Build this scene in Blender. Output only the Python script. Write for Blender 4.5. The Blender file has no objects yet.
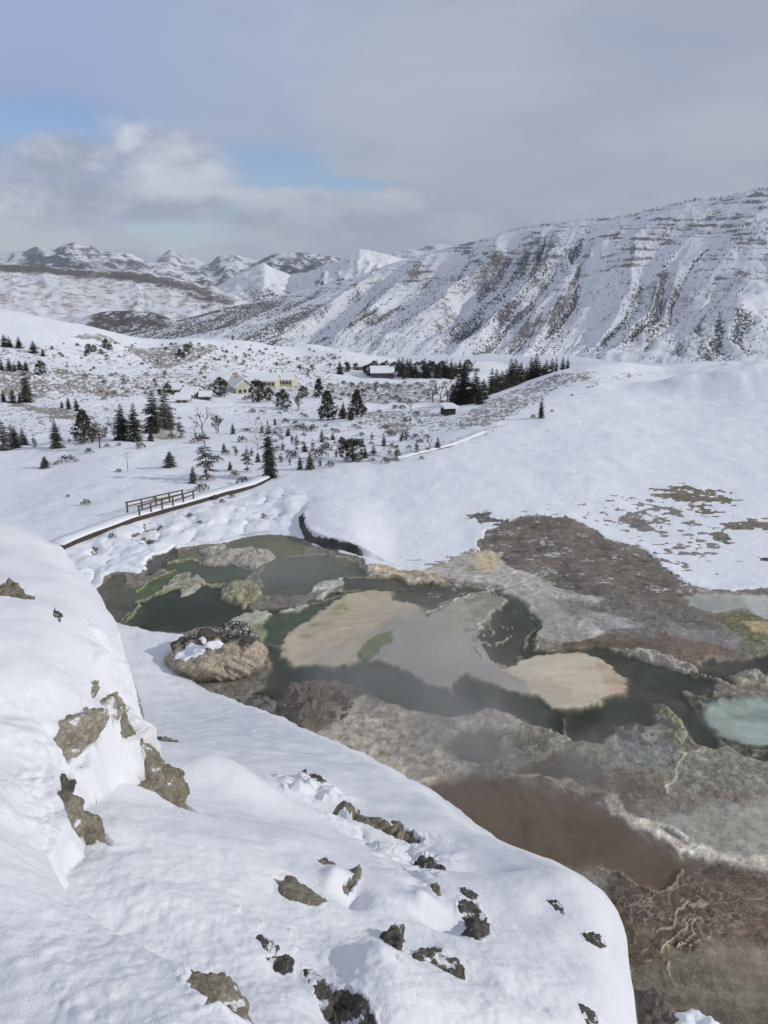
import bpy, bmesh, math, random
import numpy as np
from mathutils import Vector, Matrix

random.seed(7)
rng = np.random.default_rng(7)
R = math.radians
scene = bpy.context.scene
COL = scene.collection

# ------------------------------------------------------------------ camera
H = 24.0                     # eye height above the level of the springs
PITCH = R(16.67)
FOC = 768.0                  # focal length in pixels of a 768 x 1024 picture
cam_data = bpy.data.cameras.new('camera')
cam = bpy.data.objects.new('camera', cam_data)
COL.objects.link(cam)
cam_data.sensor_fit = 'VERTICAL'
cam_data.sensor_height = 36.0
cam_data.sensor_width = 27.0
cam_data.lens = 36.0 * FOC / 1024.0
cam_data.clip_start = 0.05
cam_data.clip_end = 120000.0
cam.location = (0, 0, H)
cam.rotation_euler = (math.pi / 2 - PITCH, 0, 0)
scene.camera = cam
CP, SP = math.cos(PITCH), math.sin(PITCH)


def ray(px, py):
    u = (px - 384.0) / FOC
    v = (512.0 - py) / FOC
    return np.array([u, CP + v * SP, -SP + v * CP])


def at(px, py, Y):
    d = ray(px, py)
    t = Y / d[1]
    return np.array([d[0] * t, Y, H + d[2] * t])


def on_plane(px, py, z=0.0):
    d = ray(px, py)
    t = (z - H) / d[2]
    return np.array([d[0] * t, d[1] * t, z])


# ------------------------------------------------------------------ noise
def _h(ix, iy, iz, seed):
    n = (ix.astype(np.uint32) * np.uint32(374761393) + iy.astype(np.uint32) * np.uint32(668265263)
         + iz.astype(np.uint32) * np.uint32(2147483647 % 4294967295) + np.uint32(seed * 974634777 % 4294967295))
    n = (n ^ (n >> np.uint32(13))) * np.uint32(1274126177)
    n = (n ^ (n >> np.uint32(16))) * np.uint32(2246822519)
    n = n ^ (n >> np.uint32(15))
    return (n & np.uint32(0xFFFFFF)).astype(np.float64) / float(0xFFFFFF)


def noise2(x, y, seed=0):
    """value noise, about 0..1"""
    x0 = np.floor(x); y0 = np.floor(y)
    fx = x - x0; fy = y - y0
    fx = fx * fx * fx * (fx * (fx * 6 - 15) + 10); fy = fy * fy * fy * (fy * (fy * 6 - 15) + 10)
    ix = x0.astype(np.int64); iy = y0.astype(np.int64); z = np.zeros_like(ix)
    a = _h(ix, iy, z, seed); b = _h(ix + 1, iy, z, seed)
    c = _h(ix, iy + 1, z, seed); d = _h(ix + 1, iy + 1, z, seed)
    return (a * (1 - fx) + b * fx) * (1 - fy) + (c * (1 - fx) + d * fx) * fy


def fbm(x, y, octaves=4, seed=0, gain=0.5):
    """about -1..1"""
    x = np.asarray(x, float); y = np.asarray(y, float)
    s = np.zeros(np.broadcast(x, y).shape); a = 1.0; t = 0.0
    c, sn = 0.8, 0.6
    for o in range(octaves):
        s += a * (noise2(x, y, seed + o * 17) * 2 - 1)
        t += a
        a *= gain
        x, y = (c * x - sn * y) * 2.03 + 3.1, (sn * x + c * y) * 2.03 - 1.7
    return s / t * 1.5


def ridged(x, y, octaves=4, seed=0):
    x = np.asarray(x, float); y = np.asarray(y, float)
    s = 0; a = 1.0; t = 0
    for o in range(octaves):
        n = 1 - np.abs(noise2(x, y, seed + o * 13) * 2 - 1)
        s = s + a * n * n; t += a; a *= 0.5
        x, y = (0.8 * x - 0.6 * y) * 2.05 + 5.2, (0.6 * x + 0.8 * y) * 2.05 + 1.3
    return s / t


def sstep(a, b, x):
    t = np.clip((x - a) / (b - a), 0, 1)
    return t * t * (3 - 2 * t)


# ------------------------------------------------------------------ thin plate surfaces
class TPS:
    def __init__(self, pts, lam=0.0):
        P = np.array(pts, float)
        self.q = P[:, :2]
        n = len(P)
        K = self._k(self.q, self.q) + lam * np.eye(n)
        A = np.zeros((n + 3, n + 3))
        A[:n, :n] = K
        A[:n, n] = 1; A[:n, n + 1:] = self.q
        A[n, :n] = 1; A[n + 1:, :n] = self.q.T
        b = np.zeros(n + 3); b[:n] = P[:, 2]
        s = np.linalg.lstsq(A, b, rcond=None)[0]
        self.w, self.c = s[:n], s[n:]

    @staticmethod
    def _k(p, q):
        d = ((p[:, None, :] - q[None, :, :]) ** 2).sum(-1)
        return 0.5 * d * np.log(d + 1e-12)

    def __call__(self, u, v):
        u = np.asarray(u, float); v = np.asarray(v, float)
        sh = u.shape
        p = np.stack([u.ravel(), v.ravel()], 1)
        out = np.empty(len(p))
        for i in range(0, len(p), 60000):
            q = p[i:i + 60000]
            out[i:i + 60000] = self._k(q, self.q) @ self.w + self.c[0] + q @ self.c[1:]
        return out.reshape(sh)


# ------------------------------------------------------------------ signed distance to a polygon (positive inside)
def sdf(x, y, poly, far=1e9):
    P = np.array(poly, float)
    sh = x.shape
    x = x.ravel(); y = y.ravel()
    out = np.full(len(x), -float(far))
    lo = P.min(0) - far; hi = P.max(0) + far
    sel = np.nonzero((x > lo[0]) & (x < hi[0]) & (y > lo[1]) & (y < hi[1]))[0]
    if len(sel):
        xs, ys = x[sel], y[sel]
        best = np.full(len(sel), 1e18); inside = np.zeros(len(sel), bool)
        n = len(P)
        for i in range(n):
            ax, ay = P[i]; bx, by = P[(i + 1) % n]
            ex, ey = bx - ax, by - ay
            t = np.clip(((xs - ax) * ex + (ys - ay) * ey) / (ex * ex + ey * ey + 1e-12), 0, 1)
            dx = xs - ax - t * ex; dy = ys - ay - t * ey
            best = np.minimum(best, dx * dx + dy * dy)
            c = ((ay > ys) != (by > ys)) & (xs < (bx - ax) * (ys - ay) / (by - ay + 1e-15) + ax)
            inside ^= c
        d = np.sqrt(best)
        out[sel] = np.where(inside, d, -d)
    return out.reshape(sh)


def polyline_dist(x, y, pts, far=1e9):
    P = np.array(pts, float)
    sh = x.shape; x = x.ravel(); y = y.ravel()
    out = np.full(len(x), float(far))
    lo = P.min(0) - far; hi = P.max(0) + far
    sel = np.nonzero((x > lo[0]) & (x < hi[0]) & (y > lo[1]) & (y < hi[1]))[0]
    if len(sel):
        xs, ys = x[sel], y[sel]; best = np.full(len(sel), 1e18)
        for i in range(len(P) - 1):
            ax, ay = P[i]; ex, ey = P[i + 1] - P[i]
            t = np.clip(((xs - ax) * ex + (ys - ay) * ey) / (ex * ex + ey * ey + 1e-12), 0, 1)
            best = np.minimum(best, (xs - ax - t * ex) ** 2 + (ys - ay - t * ey) ** 2)
        out[sel] = np.sqrt(best)
    return out.reshape(sh)


def s2l(c):
    c = np.array(c, float) / 255.0
    return np.where(c <= 0.04045, c / 12.92, ((c + 0.055) / 1.055) ** 2.4)


# ------------------------------------------------------------------ mesh helpers
def link(o, parent=None):
    COL.objects.link(o)
    if parent is not None:
        o.parent = parent
    return o


def tag(o, label=None, cat=None, group=None, kind=None):
    if label: o['label'] = label
    if cat: o['category'] = cat
    if group: o['group'] = group
    if kind: o['kind'] = kind
    return o


def mesh_obj(name, verts, faces, mat=None, parent=None, smooth=True):
    me = bpy.data.meshes.new(name)
    me.from_pydata([tuple(v) for v in verts], [], faces)
    if smooth:
        me.polygons.foreach_set('use_smooth', [True] * len(me.polygons))
    if mat: me.materials.append(mat)
    me.update()
    return link(bpy.data.objects.new(name, me), parent)


def grid_mesh(name, X, Y, Z, mat, attrs=None, keep=None, smooth=True):
    """a sheet of quads over a 2-D array of points, fast"""
    nr, nc = X.shape
    co = np.stack([X, Y, Z], -1).reshape(-1, 3).astype(np.float32)
    idx = np.arange(nr * nc).reshape(nr, nc)
    q = np.stack([idx[:-1, :-1], idx[:-1, 1:], idx[1:, 1:], idx[1:, :-1]], -1).reshape(-1, 4)
    if keep is not None:
        k = (keep[:-1, :-1] | keep[:-1, 1:] | keep[1:, 1:] | keep[1:, :-1]).ravel()
        q = q[k]
        used = np.unique(q)
        remap = np.full(nr * nc, -1); remap[used] = np.arange(len(used))
        q = remap[q]; co = co[used]
    else:
        used = None
    me = bpy.data.meshes.new(name)
    me.vertices.add(len(co)); me.vertices.foreach_set('co', co.ravel())
    me.loops.add(q.size); me.loops.foreach_set('vertex_index', q.ravel().astype(np.int32))
    me.polygons.add(len(q))
    me.polygons.foreach_set('loop_start', (np.arange(len(q)) * 4).astype(np.int32))
    me.polygons.foreach_set('loop_total', np.full(len(q), 4, np.int32))
    me.update(calc_edges=True)
    if smooth:
        me.polygons.foreach_set('use_smooth', np.ones(len(q), bool))
    for k, a in (attrs or {}).items():
        if a.ndim == 3:
            f = a.reshape(-1, 3)
            if used is not None: f = f[used]
            f = np.concatenate([f, np.ones((len(f), 1))], 1).astype(np.float32)
            at_ = me.attributes.new(k, 'FLOAT_COLOR', 'POINT'); at_.data.foreach_set('color', f.ravel())
        else:
            f = a.reshape(-1)
            if used is not None: f = f[used]
            at_ = me.attributes.new(k, 'FLOAT', 'POINT'); at_.data.foreach_set('value', f.astype(np.float32))
    if mat: me.materials.append(mat)
    me.validate()
    return link(bpy.data.objects.new(name, me))


# ------------------------------------------------------------------ material helper
class NT:
    def __init__(self, name, world=None):
        if world is None:
            self.m = bpy.data.materials.new(name); self.m.use_nodes = True
            self.t = self.m.node_tree
        else:
            self.m = world; self.t = world.node_tree
        self.t.nodes.clear()

    def n(self, typ, **kw):
        nd = self.t.nodes.new(typ)
        for k, v in kw.items():
            if k.startswith('i_'):
                key = k[2:]
                key = int(key) if key.isdigit() else key.replace('_', ' ')
                s = nd.inputs[key]
                if hasattr(v, 'links') or isinstance(v, bpy.types.NodeSocket):
                    self.t.links.new(v, s)
                else:
                    s.default_value = v
            else:
                setattr(nd, k, v)
        return nd

    def l(self, a, b): self.t.links.new(a, b)

    def math(self, op, a, b=None, c=None, clamp=False):
        nd = self.n('ShaderNodeMath', operation=op, use_clamp=clamp)
        for i, v in enumerate((a, b, c)):
            if v is None: continue
            if isinstance(v, bpy.types.NodeSocket): self.l(v, nd.inputs[i])
            else: nd.inputs[i].default_value = v
        return nd.outputs[0]

    def mix(self, f, a, b, blend='MIX'):
        nd = self.n('ShaderNodeMix', data_type='RGBA', blend_type=blend)
        for i, v in ((0, f), (6, a), (7, b)):
            if isinstance(v, bpy.types.NodeSocket): self.l(v, nd.inputs[i])
            else: nd.inputs[i].default_value = v if i == 0 else (*v[:3], 1)
        return nd.outputs[2]

    def ramp(self, f, lo, hi, smooth=True):
        nd = self.n('ShaderNodeMapRange', interpolation_type='SMOOTHSTEP' if smooth else 'LINEAR')
        for i, v in ((0, f), (1, lo), (2, hi)):
            if isinstance(v, bpy.types.NodeSocket): self.l(v, nd.inputs[i])
            else: nd.inputs[i].default_value = v
        return nd.outputs[0]

    def noise(self, scale, detail=3, vec=None, rough=0.55, dist=0.0):
        nd = self.n('ShaderNodeTexNoise')
        nd.inputs['Scale'].default_value = scale; nd.inputs['Detail'].default_value = detail
        nd.inputs['Roughness'].default_value = rough; nd.inputs['Distortion'].default_value = dist
        if vec is not None: self.l(vec, nd.inputs['Vector'])
        return nd.outputs['Fac']

    def bump(self, h, strength, dist, normal=None):
        nd = self.n('ShaderNodeBump')
        for k, v in (('Height', h), ('Strength', strength), ('Distance', dist), ('Normal', normal)):
            if v is None: continue
            if isinstance(v, bpy.types.NodeSocket): self.l(v, nd.inputs[k])
            else: nd.inputs[k].default_value = v
        return nd.outputs[0]

    def out(self, shader):
        o = self.n('ShaderNodeOutputMaterial'); self.l(shader, o.inputs['Surface']); return self.m


def simple_mat(name, col, rough=0.8, var=0.25, scale=8.0, bump=0.0, spec=0.3):
    t = NT(name)
    tc = t.n('ShaderNodeTexCoord').outputs['Object']
    nz = t.noise(scale, 4, tc)
    c0 = tuple(max(0, v * (1 - var)) for v in col); c1 = tuple(v * (1 + var) for v in col)
    c = t.mix(t.ramp(nz, 0.3, 0.7), c0, c1)
    p = t.n('ShaderNodeBsdfPrincipled', i_Base_Color=c, i_Roughness=rough)
    p.inputs['Specular IOR Level'].default_value = spec
    if bump:
        t.l(t.bump(nz, bump, 0.1), p.inputs['Normal'])
    return t.out(p.outputs[0])


SNOW = (0.76, 0.78, 0.82)
# ------------------------------------------------------------------ sky and sun
SUN_EL, SUN_AZ = R(25.0), R(104.0)      # azimuth from +Y towards +X : from the right, a little behind the viewer
sun_dir = np.array([math.sin(SUN_AZ) * math.cos(SUN_EL), math.cos(SUN_AZ) * math.cos(SUN_EL), math.sin(SUN_EL)])
world = bpy.data.worlds.new('World'); scene.world = world; world.use_nodes = True
w = NT('w', world)
sky = w.n('ShaderNodeTexSky', sky_type='NISHITA')
sky.sun_disc = False
sky.sun_elevation = SUN_EL
sky.sun_rotation = SUN_AZ
sky.altitude = 1900; sky.air_density = 1.0; sky.dust_density = 1.0; sky.ozone_density = 1.2
gen = w.n('ShaderNodeTexCoord').outputs['Generated']
sep = w.n('ShaderNodeSeparateXYZ', i_Vector=gen)
zc = w.math('MAXIMUM', sep.outputs[2], 0.0)
den = w.math('ADD', zc, 0.16)
cx = w.math('DIVIDE', sep.outputs[0], den)
cy = w.math('DIVIDE', sep.outputs[1], den)
cv = w.n('ShaderNodeCombineXYZ', i_0=cx, i_1=cy, i_2=0.0).outputs[0]


def skydir(px, py):
    d = ray(px, py); return d / np.linalg.norm(d)


def lobe(px, py, rx, ry=None, p=2.0):
    """soft patch of sky round one direction; elliptic in azimuth / height"""
    d = skydir(px, py)
    ry = ry or rx
    az = math.atan2(d[0], d[1]); el = math.asin(d[2])
    a = w.math('ARCTAN2', sep.outputs[0], sep.outputs[1])
    e = w.math('ARCSINE', sep.outputs[2])
    da = w.math('DIVIDE', w.math('SUBTRACT', a, az), rx / FOC)
    de = w.math('DIVIDE', w.math('SUBTRACT', e, el), ry / FOC)
    r2 = w.math('ADD', w.math('MULTIPLY', da, da), w.math('MULTIPLY', de, de))
    return w.math('EXPONENT', w.math('MULTIPLY', r2, -1.0))


n_big = w.noise(1.1, 5, cv, 0.55, 0.3)
n_mid = w.noise(2.6, 6, cv, 0.58, 0.2)
# direction space noise for the low cumulus (round heaps rather than streaks)
vs = w.n('ShaderNodeVectorMath', operation='MULTIPLY', i_0=gen, i_1=(1.0, 1.0, 1.7)).outputs[0]
n_cum = w.noise(6.5, 7, vs, 0.56, 0.15)
n_cum2 = w.noise(15.0, 5, vs, 0.55)

SC = 10.0        # picture value -> sky units (Background strength 0.1)


def skycol(c): return tuple(s2l(c) * SC)


# thin high overcast, grey blue, brighter in streaks
deck = w.mix(w.ramp(w.math('ADD', w.math('MULTIPLY', n_big, 0.7), w.math('MULTIPLY', n_mid, 0.3)), 0.36, 0.62), skycol((158, 170, 196)), skycol((190, 195, 206)))
deck = w.mix(w.math('MULTIPLY', lobe(740, 10, 230, 70), 0.55), deck, skycol((134, 146, 176)))
deck = w.mix(w.math('MULTIPLY', lobe(380, 70, 330, 130), 0.5), deck, skycol((182, 189, 203)))
deck = w.mix(w.math('MULTIPLY', lobe(640, 190, 330, 60), 0.6), deck, skycol((165, 172, 188)))
deck = w.mix(w.math('MULTIPLY', lobe(10, 60, 230, 120), 0.8), deck, skycol((146, 168, 212)))
# blue gaps show the clear sky
clear = w.n('ShaderNodeMix', data_type='RGBA', blend_type='MULTIPLY')
clear.inputs[0].default_value = 1.0
w.l(sky.outputs[0], clear.inputs[6]); clear.inputs[7].default_value = (0.98, 1.10, 1.25, 1)
gap = lobe(280, 168, 62, 24)
for g in (lobe(180, 232, 60, 22), lobe(345, 186, 40, 10), lobe(20, 120, 110, 26), lobe(210, 208, 50, 16)):
    gap = w.math('MAXIMUM', gap, g)
gapn = w.math('ADD', w.math('MULTIPLY', gap, 1.25), w.math('MULTIPLY', w.math('SUBTRACT', n_mid, 0.5), 1.1))
gapf = w.ramp(gapn, 0.25, 1.15)
col = w.mix(w.math('MULTIPLY', gapf, 0.85), deck, clear.outputs[2])
# lit cumulus low at the left, grey bank low in the middle
cum = lobe(165, 156, 72, 34)
for g in (lobe(55, 158, 62, 26), lobe(40, 198, 110, 30), lobe(150, 200, 95, 24), lobe(330, 215, 120, 26), lobe(20, 232, 90, 18), lobe(470, 225, 160, 24), lobe(-160, 190, 160, 60)):
    cum = w.math('MAXIMUM', cum, g)
cn = w.math('ADD', cum, w.math('MULTIPLY', w.math('SUBTRACT', n_cum, 0.5), 1.5))
cf = w.ramp(cn, 0.38, 0.82)
# lit tops / grey bases : density step sampled a little higher towards the sun
vs2 = w.n('ShaderNodeVectorMath', operation='ADD', i_0=vs, i_1=(0.012, 0.0, 0.05)).outputs[0]
n_cumU = w.noise(6.5, 7, vs2, 0.56, 0.15)
lit = w.math('ADD', w.math('MULTIPLY', w.math('SUBTRACT', n_cum, n_cumU), 2.6), w.math('MULTIPLY', n_cum2, 0.55))
litc = w.mix(w.ramp(lit, 0.0, 0.62), skycol((156, 166, 186)), skycol((216, 221, 231)))
litc = w.mix(w.math('MULTIPLY', lobe(400, 225, 220, 40), 0.75), litc, skycol((158, 167, 186)))
col = w.mix(w.math('MULTIPLY', cf, 0.9), col, litc)
# pale band on the horizon, left
hz = w.math('MULTIPLY', lobe(20, 238, 190, 15), 0.6)
col = w.mix(hz, col, skycol((203, 208, 214)))
bg = w.n('ShaderNodeBackground', i_Color=col, i_Strength=0.1)
wo = w.n('ShaderNodeOutputWorld'); w.l(bg.outputs[0], wo.inputs['Surface'])

sun_data = bpy.data.lights.new('sun', 'SUN')
sun_data.energy = 2.5; sun_data.angle = R(1.5); sun_data.color = (1.0, 0.95, 0.87)
sun = link(bpy.data.objects.new('sun', sun_data))
sun.rotation_euler = Vector(sun_dir).to_track_quat('Z', 'Y').to_euler()
sun.location = (50, -50, 100)

vs_ = scene.view_settings
scene.display_settings.display_device = 'sRGB'
vs_.view_transform = 'Standard'; vs_.look = 'None'; vs_.exposure = 0.0; vs_.gamma = 1.0; vs_.use_curve_mapping = False
scene.cycles.use_denoising = True
scene.cycles.max_bounces = 6; scene.cycles.diffuse_bounces = 3; scene.cycles.transparent_max_bounces = 16
scene.cycles.use_adaptive_sampling = True
# ------------------------------------------------------------------ the lie of the land
UK = 2.2
gp = []


def gpt(px, py, Y):
    p = at(px, py, Y); gp.append((p[0] / Y * UK, math.log(Y), p[2]))


def gz(px, Y, z):
    """same, by height: px is only the bearing"""
    gp.append(((px - 384.0) / FOC * 1.06 * UK, math.log(Y), z))


for Y in (12, 20, 30, 42, 52, 62):
    for px in (-300, -100, 60, 230, 400, 560, 720, 900, 1150):
        gz(px, Y, 0.0)
for px in (500, 600, 700, 900, 1150): gz(px, 70, 0.25)
for px in (-100, 100, 250): gz(px, 70, 0.0)
for t in [(0, 500, 96), (60, 545, 69), (130, 515, 79), (250, 487, 94), (0, 470, 115), (100, 440, 140), (200, 440, 140), (300, 432, 146), (400, 438, 134),
          (100, 465, 112), (200, 465, 110), (-150, 470, 115), (-150, 440, 150),
          (500, 500, 82), (600, 450, 108), (768, 470, 97), (768, 420, 135), (600, 420, 135), (500, 440, 118), (480, 426, 130), (420, 451, 111), (340, 467, 102),
          (300, 480, 95), (900, 460, 100), (900, 410, 140), (1100, 440, 115),
          (480, 415, 150), (500, 401, 170), (540, 386, 190), (560, 371, 213), (620, 361, 220), (700, 363, 222), (768, 368, 220), (900, 360, 230), (1100, 355, 240), (460, 423, 142),
          (620, 385, 180), (700, 390, 175), (660, 372, 203),
          (445, 404, 185), (470, 402, 188), (0, 440, 150), (0, 420, 185), (0, 395, 230), (0, 370, 275), (0, 345, 340), (0, 308, 420), (50, 318, 425), (100, 331, 430),
          (190, 340, 470), (250, 341, 520), (310, 342, 545), (370, 355, 560), (-150, 300, 420), (-150, 350, 320), (-150, 400, 220), (-400, 300, 420), (-400, 400, 220),
          (100, 400, 230), (200, 400, 255), (300, 400, 285), (400, 400, 275), (450, 406, 230), (100, 370, 310), (200, 370, 370), (265, 388, 365), (330, 375, 440),
          (420, 376, 450), (420, 363, 600), (150, 352, 420), (220, 355, 450), (300, 356, 510), (480, 363, 680), (60, 345, 360)]:
    gpt(*t)
for px, Y, z in [(530, 240, -6), (560, 250, -7), (620, 260, -9), (700, 260, -9), (800, 270, -9), (1000, 290, -9), (500, 230, -6), (560, 400, -32), (700, 400, -36), (900, 400, -36),
                 (0, 560, -20), (100, 600, -40), (250, 700, -62), (370, 760, -60), (480, 800, -60), (600, 700, -58), (800, 700, -62), (1100, 600, -50), (-300, 600, -20),
                 (-300, 1100, -80), (0, 1100, -95), (250, 1100, -98), (500, 1100, -92), (800, 1000, -88), (1100, 1000, -88),
                 (-300, 1900, -120), (100, 1900, -120), (500, 1900, -110), (1100, 1900, -110)]:
    gz(px, Y, z)
base_tps = TPS(gp, lam=0.002)

# the raised snow terrace on the right, cut off by a dark wall towards the springs
PLATEAU_PX = [(318, 496), (307, 503), (303, 512), (302, 528), (308, 541), (325, 549), (345, 553), (362, 557), (385, 564), (420, 570), (470, 566),
              (700, 520), (900, 500), (900, 440), (600, 440), (450, 470), (350, 487)]
PLATEAU = [on_plane(*p)[:2] for p in PLATEAU_PX]


def base_height(x, y):
    a = np.clip(x / y, -0.75, 0.95) * UK
    v = np.log(np.clip(y, 12, 1900))
    return base_tps(a, v)


def plateau_raise(x, y):
    near = (y < 95) & (x > -14)
    r = np.zeros(x.shape)
    if near.any():
        xs, ys = x[near], y[near]
        d = sdf(xs, ys, PLATEAU, 6.0) + 0.22 * fbm(xs * 0.45, ys * 0.45, 2, 5)
        px = 384 + xs / ys * 0.95 * FOC
        amt = 1.15 * (1 - sstep(345, 400, px))
        far = 1 - sstep(70, 88, ys)
        r[near] = amt * far * (0.75 * sstep(-0.15, 0.35, d) + 0.25 * sstep(0.2, 2.5, d))
    return r


def land(x, y):
    x = np.asarray(x, float); y = np.asarray(y, float)
    z = base_height(x, y)
    # rolling ground further out
    far = sstep(110, 260, y)
    z = z + far * (np.clip(y, 0, 900) * 0.0045) * fbm(x / (y * 0.11 + 1), np.log(y) * 9.0, 3, 21)
    z = z + sstep(60, 80, y) * (0.20 * fbm(x / 6.0, y / 9.0, 3, 33) + 0.10 * (ridged(x / 5.0 + 0.3 * y, y / 2.6, 3, 37) - 0.5) * sstep(190, 120, y))
    bx, by = 84.0, 174.0
    q = ((x - bx) / 22.0) ** 2 + ((y - by) / 13.0) ** 2
    z = z + 4.6 * np.exp(-q * q * 0.9) + 0.4 * np.exp(-q) * fbm(x / 5.0, y / 5.0, 3, 35)
    # pillowed snow between the boardwalk and the springs
    return z + plateau_raise(x, y)


_ysamp = np.concatenate([np.linspace(14, 130, 260), np.geomspace(131, 1800, 340)])


def ground_hit(px, py):
    d = ray(px, py)
    X = d[0] / d[1] * _ysamp; Z = H + d[2] / d[1] * _ysamp
    g = land(X, _ysamp)
    below = np.nonzero(Z < g)[0]
    if not len(below):
        return None
    i = max(1, below[0])
    f0, f1 = Z[i - 1] - g[i - 1], Z[i] - g[i]
    t = f0 / (f0 - f1 + 1e-9)
    Y = _ysamp[i - 1] + (_ysamp[i] - _ysamp[i - 1]) * min(max(t, 0), 1)
    x = d[0] / d[1] * Y
    return np.array([x, Y, float(land(np.array([x]), np.array([Y]))[0])])


def gpoly(pts):
    out = []
    for p in pts:
        h = ground_hit(*p)
        if h is None:
            q = on_plane(*p); h = q
        out.append(h[:2])
    return out


def bpoly(pts): return [on_plane(*p)[:2] for p in pts]


# rows and columns of the sheet : finer near the springs
rows = [10.0]
while rows[-1] < 1900:
    Y = rows[-1]
    st = max(0.05, min(0.0016 * (Y * Y + H * H) / H, 0.0065 * Y))
    rows.append(Y + (0.10 if 57 < Y < 71 else st))
rows += list(np.geomspace(2000, 20500, 24))
rows = np.array(rows)
cols = np.concatenate([np.linspace(-3.0, -0.75, 16), np.linspace(-0.72, -0.56, 30), np.linspace(-0.555, 0.555, 800), np.linspace(0.56, 0.72, 30), np.linspace(0.75, 3.0, 16)])
GA, GY = np.meshgrid(cols, rows)
GX = GA * GY
GZ = land(GX, GY)
print('ground', GX.shape)

# ---- the basin of the springs : boundary of the snow
BASIN = bpoly([(98, 588), (104, 578), (118, 574), (140, 575), (158, 562), (172, 552), (190, 548), (215, 545), (228, 541), (245, 536), (268, 535), (290, 538), (304, 541), (316, 549), (340, 555), (362, 559),
               (374, 566), (400, 571), (440, 575), (462, 572), (474, 562), (480, 552), (474, 544), (480, 537), (500, 531), (522, 526), (545, 522), (568, 523), (590, 531), (604, 541), (640, 548),
               (652, 557), (662, 573), (690, 584), (712, 590), (735, 591), (768, 588), (850, 585), (1050, 590), (1300, 640), (1500, 1150), (384, 1300), (-500, 1150), (-300, 700), (40, 620)])

tint = np.empty(GX.shape + (3,)); tint[:] = s2l((178, 182, 190)) / 0.8
snow = np.ones(GX.shape)
wet = np.zeros(GX.shape)
rough_amt = np.full(GX.shape, 0.25)     # how craggy
dz = np.zeros(GX.shape)
KA = 0.82
nearmask = (GY < 100) & (np.abs(GA) < 0.75)
NI = np.nonzero(nearmask.ravel())[0]
nx = GX.ravel()[NI]; ny = GY.ravel()[NI]
# ragged outlines : the same warp for all patches
wx = 0.10 * fbm(nx / 0.45, ny / 0.45, 3, 45) + 0.38 * fbm(nx / 1.6, ny / 1.6, 4, 41) + 0.9 * fbm(nx / 7.0, ny / 7.0, 2, 43) * 0.35
wy = 0.13 * fbm(nx / 0.45, ny / 0.45, 3, 55) + 0.48 * fbm(nx / 1.6, ny / 1.6, 4, 51) + 0.9 * fbm(nx / 7.0, ny / 7.0, 2, 53) * 0.45
wxy = (nx + wx, ny + wy)
n_tint = tint.reshape(-1, 3)[NI].copy(); n_snow = snow.ravel()[NI].copy(); n_wet = np.zeros(len(NI)); n_dz = np.zeros(len(NI)); n_cr = np.full(len(NI), 0.15)
fine = fbm(nx / 0.55, ny / 0.55, 4, 61)
fine2 = fbm(nx / 0.22, ny / 0.22, 3, 63)
mid_ = fbm(nx / 2.6, ny / 2.6, 4, 65)
blot = fbm(nx / 1.5 + 0.4 * mid_, ny / 1.8, 4, 261); blot2 = fbm(nx / 2.8 + 0.6 * mid_, ny / 2.4, 5, 263)
streak = fbm(nx / 3.2, ny / 0.55, 4, 67)

sdb = sdf(wxy[0], wxy[1], BASIN, 12.0)
b_in = sstep(-0.25, 0.3, sdb)
n_snow *= 1 - b_in
base_col = s2l((118, 112, 104)) / KA
n_tint[:] = base_col
n_cr[:] = 0.15 + 0.55 * b_in


def patch(px_poly, col, soft0=0.25, wet_=None, z=None, crag=None, snow_=None, amt=1.0, var=0.12, mask=None, warp=1.0, plane=True, var_n=None, dn=None):
    soft = soft0 * 0.62
    poly = bpoly(px_poly) if plane else gpoly(px_poly)
    d = sdf(nx + wx * warp, ny + wy * warp, poly, 4.0 + soft * 3)
    if dn is not None: d = d + dn
    m = sstep(-soft, soft, d) * amt
    if mask is not None: m = m * mask
    k = m > 0.001
    mk = m[k][:, None]
    vn = (0.6 * mid_ + 0.5 * fine)[k][:, None] if var_n is None else var_n[k][:, None]
    c = s2l(col) / KA * (1 + var * 2 * vn)
    n_tint[k] = n_tint[k] * (1 - mk) + np.clip(c, 0.004, 0.9) * mk
    if wet_ is not None and wet_ >= 0.8 and amt == 1.0:
        rim = sstep(-0.34, -0.10, d) * (1 - sstep(-0.06, 0.08, d)) * sstep(-0.35, 0.35, mid_ + 0.6 * fine) * 0.6
        kr = rim > 0.01
        n_tint[kr] += (s2l((158, 152, 134)) / KA - n_tint[kr]) * rim[kr][:, None]
        n_dz[kr] = np.maximum(n_dz[kr], 0.03 * rim[kr])
    if wet_ is not None and wet_ >= 0.75 and z is not None and z < -0.05 and amt > 0.85:
        # shallows: the bed pales and goes olive towards the shore, and blotches of mat lie on it
        dk2 = np.clip(d[k], 0, None)
        sh = np.exp(-dk2 / (0.55 + 0.35 * mid_[k])) * np.clip(0.45 + 0.5 * blot[k], 0, 0.9)
        bl = sstep(0.2, 0.7, blot2[k]) * 0.38
        f_ = np.clip(sh + bl * (1 - sh), 0, 1)[:, None] * mk
        pale = c[:1] * 0 + 0.45 * (s2l(col) / KA) + 0.55 * (s2l((112, 108, 80)) / KA)
        n_tint[k] = n_tint[k] * (1 - f_) + np.clip(pale * (1 + 0.2 * fine[k][:, None]), .004, .9) * f_
    m1 = m[k]
    if wet_ is not None: n_wet[k] = n_wet[k] * (1 - m1) + wet_ * m1
    if z is not None: n_dz[k] = n_dz[k] * (1 - m1) + z * m1
    if crag is not None: n_cr[k] = n_cr[k] * (1 - m1) + crag * m1
    if snow_ is not None: n_snow[k] = n_snow[k] * (1 - m1) + snow_ * m1
    return d


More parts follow.
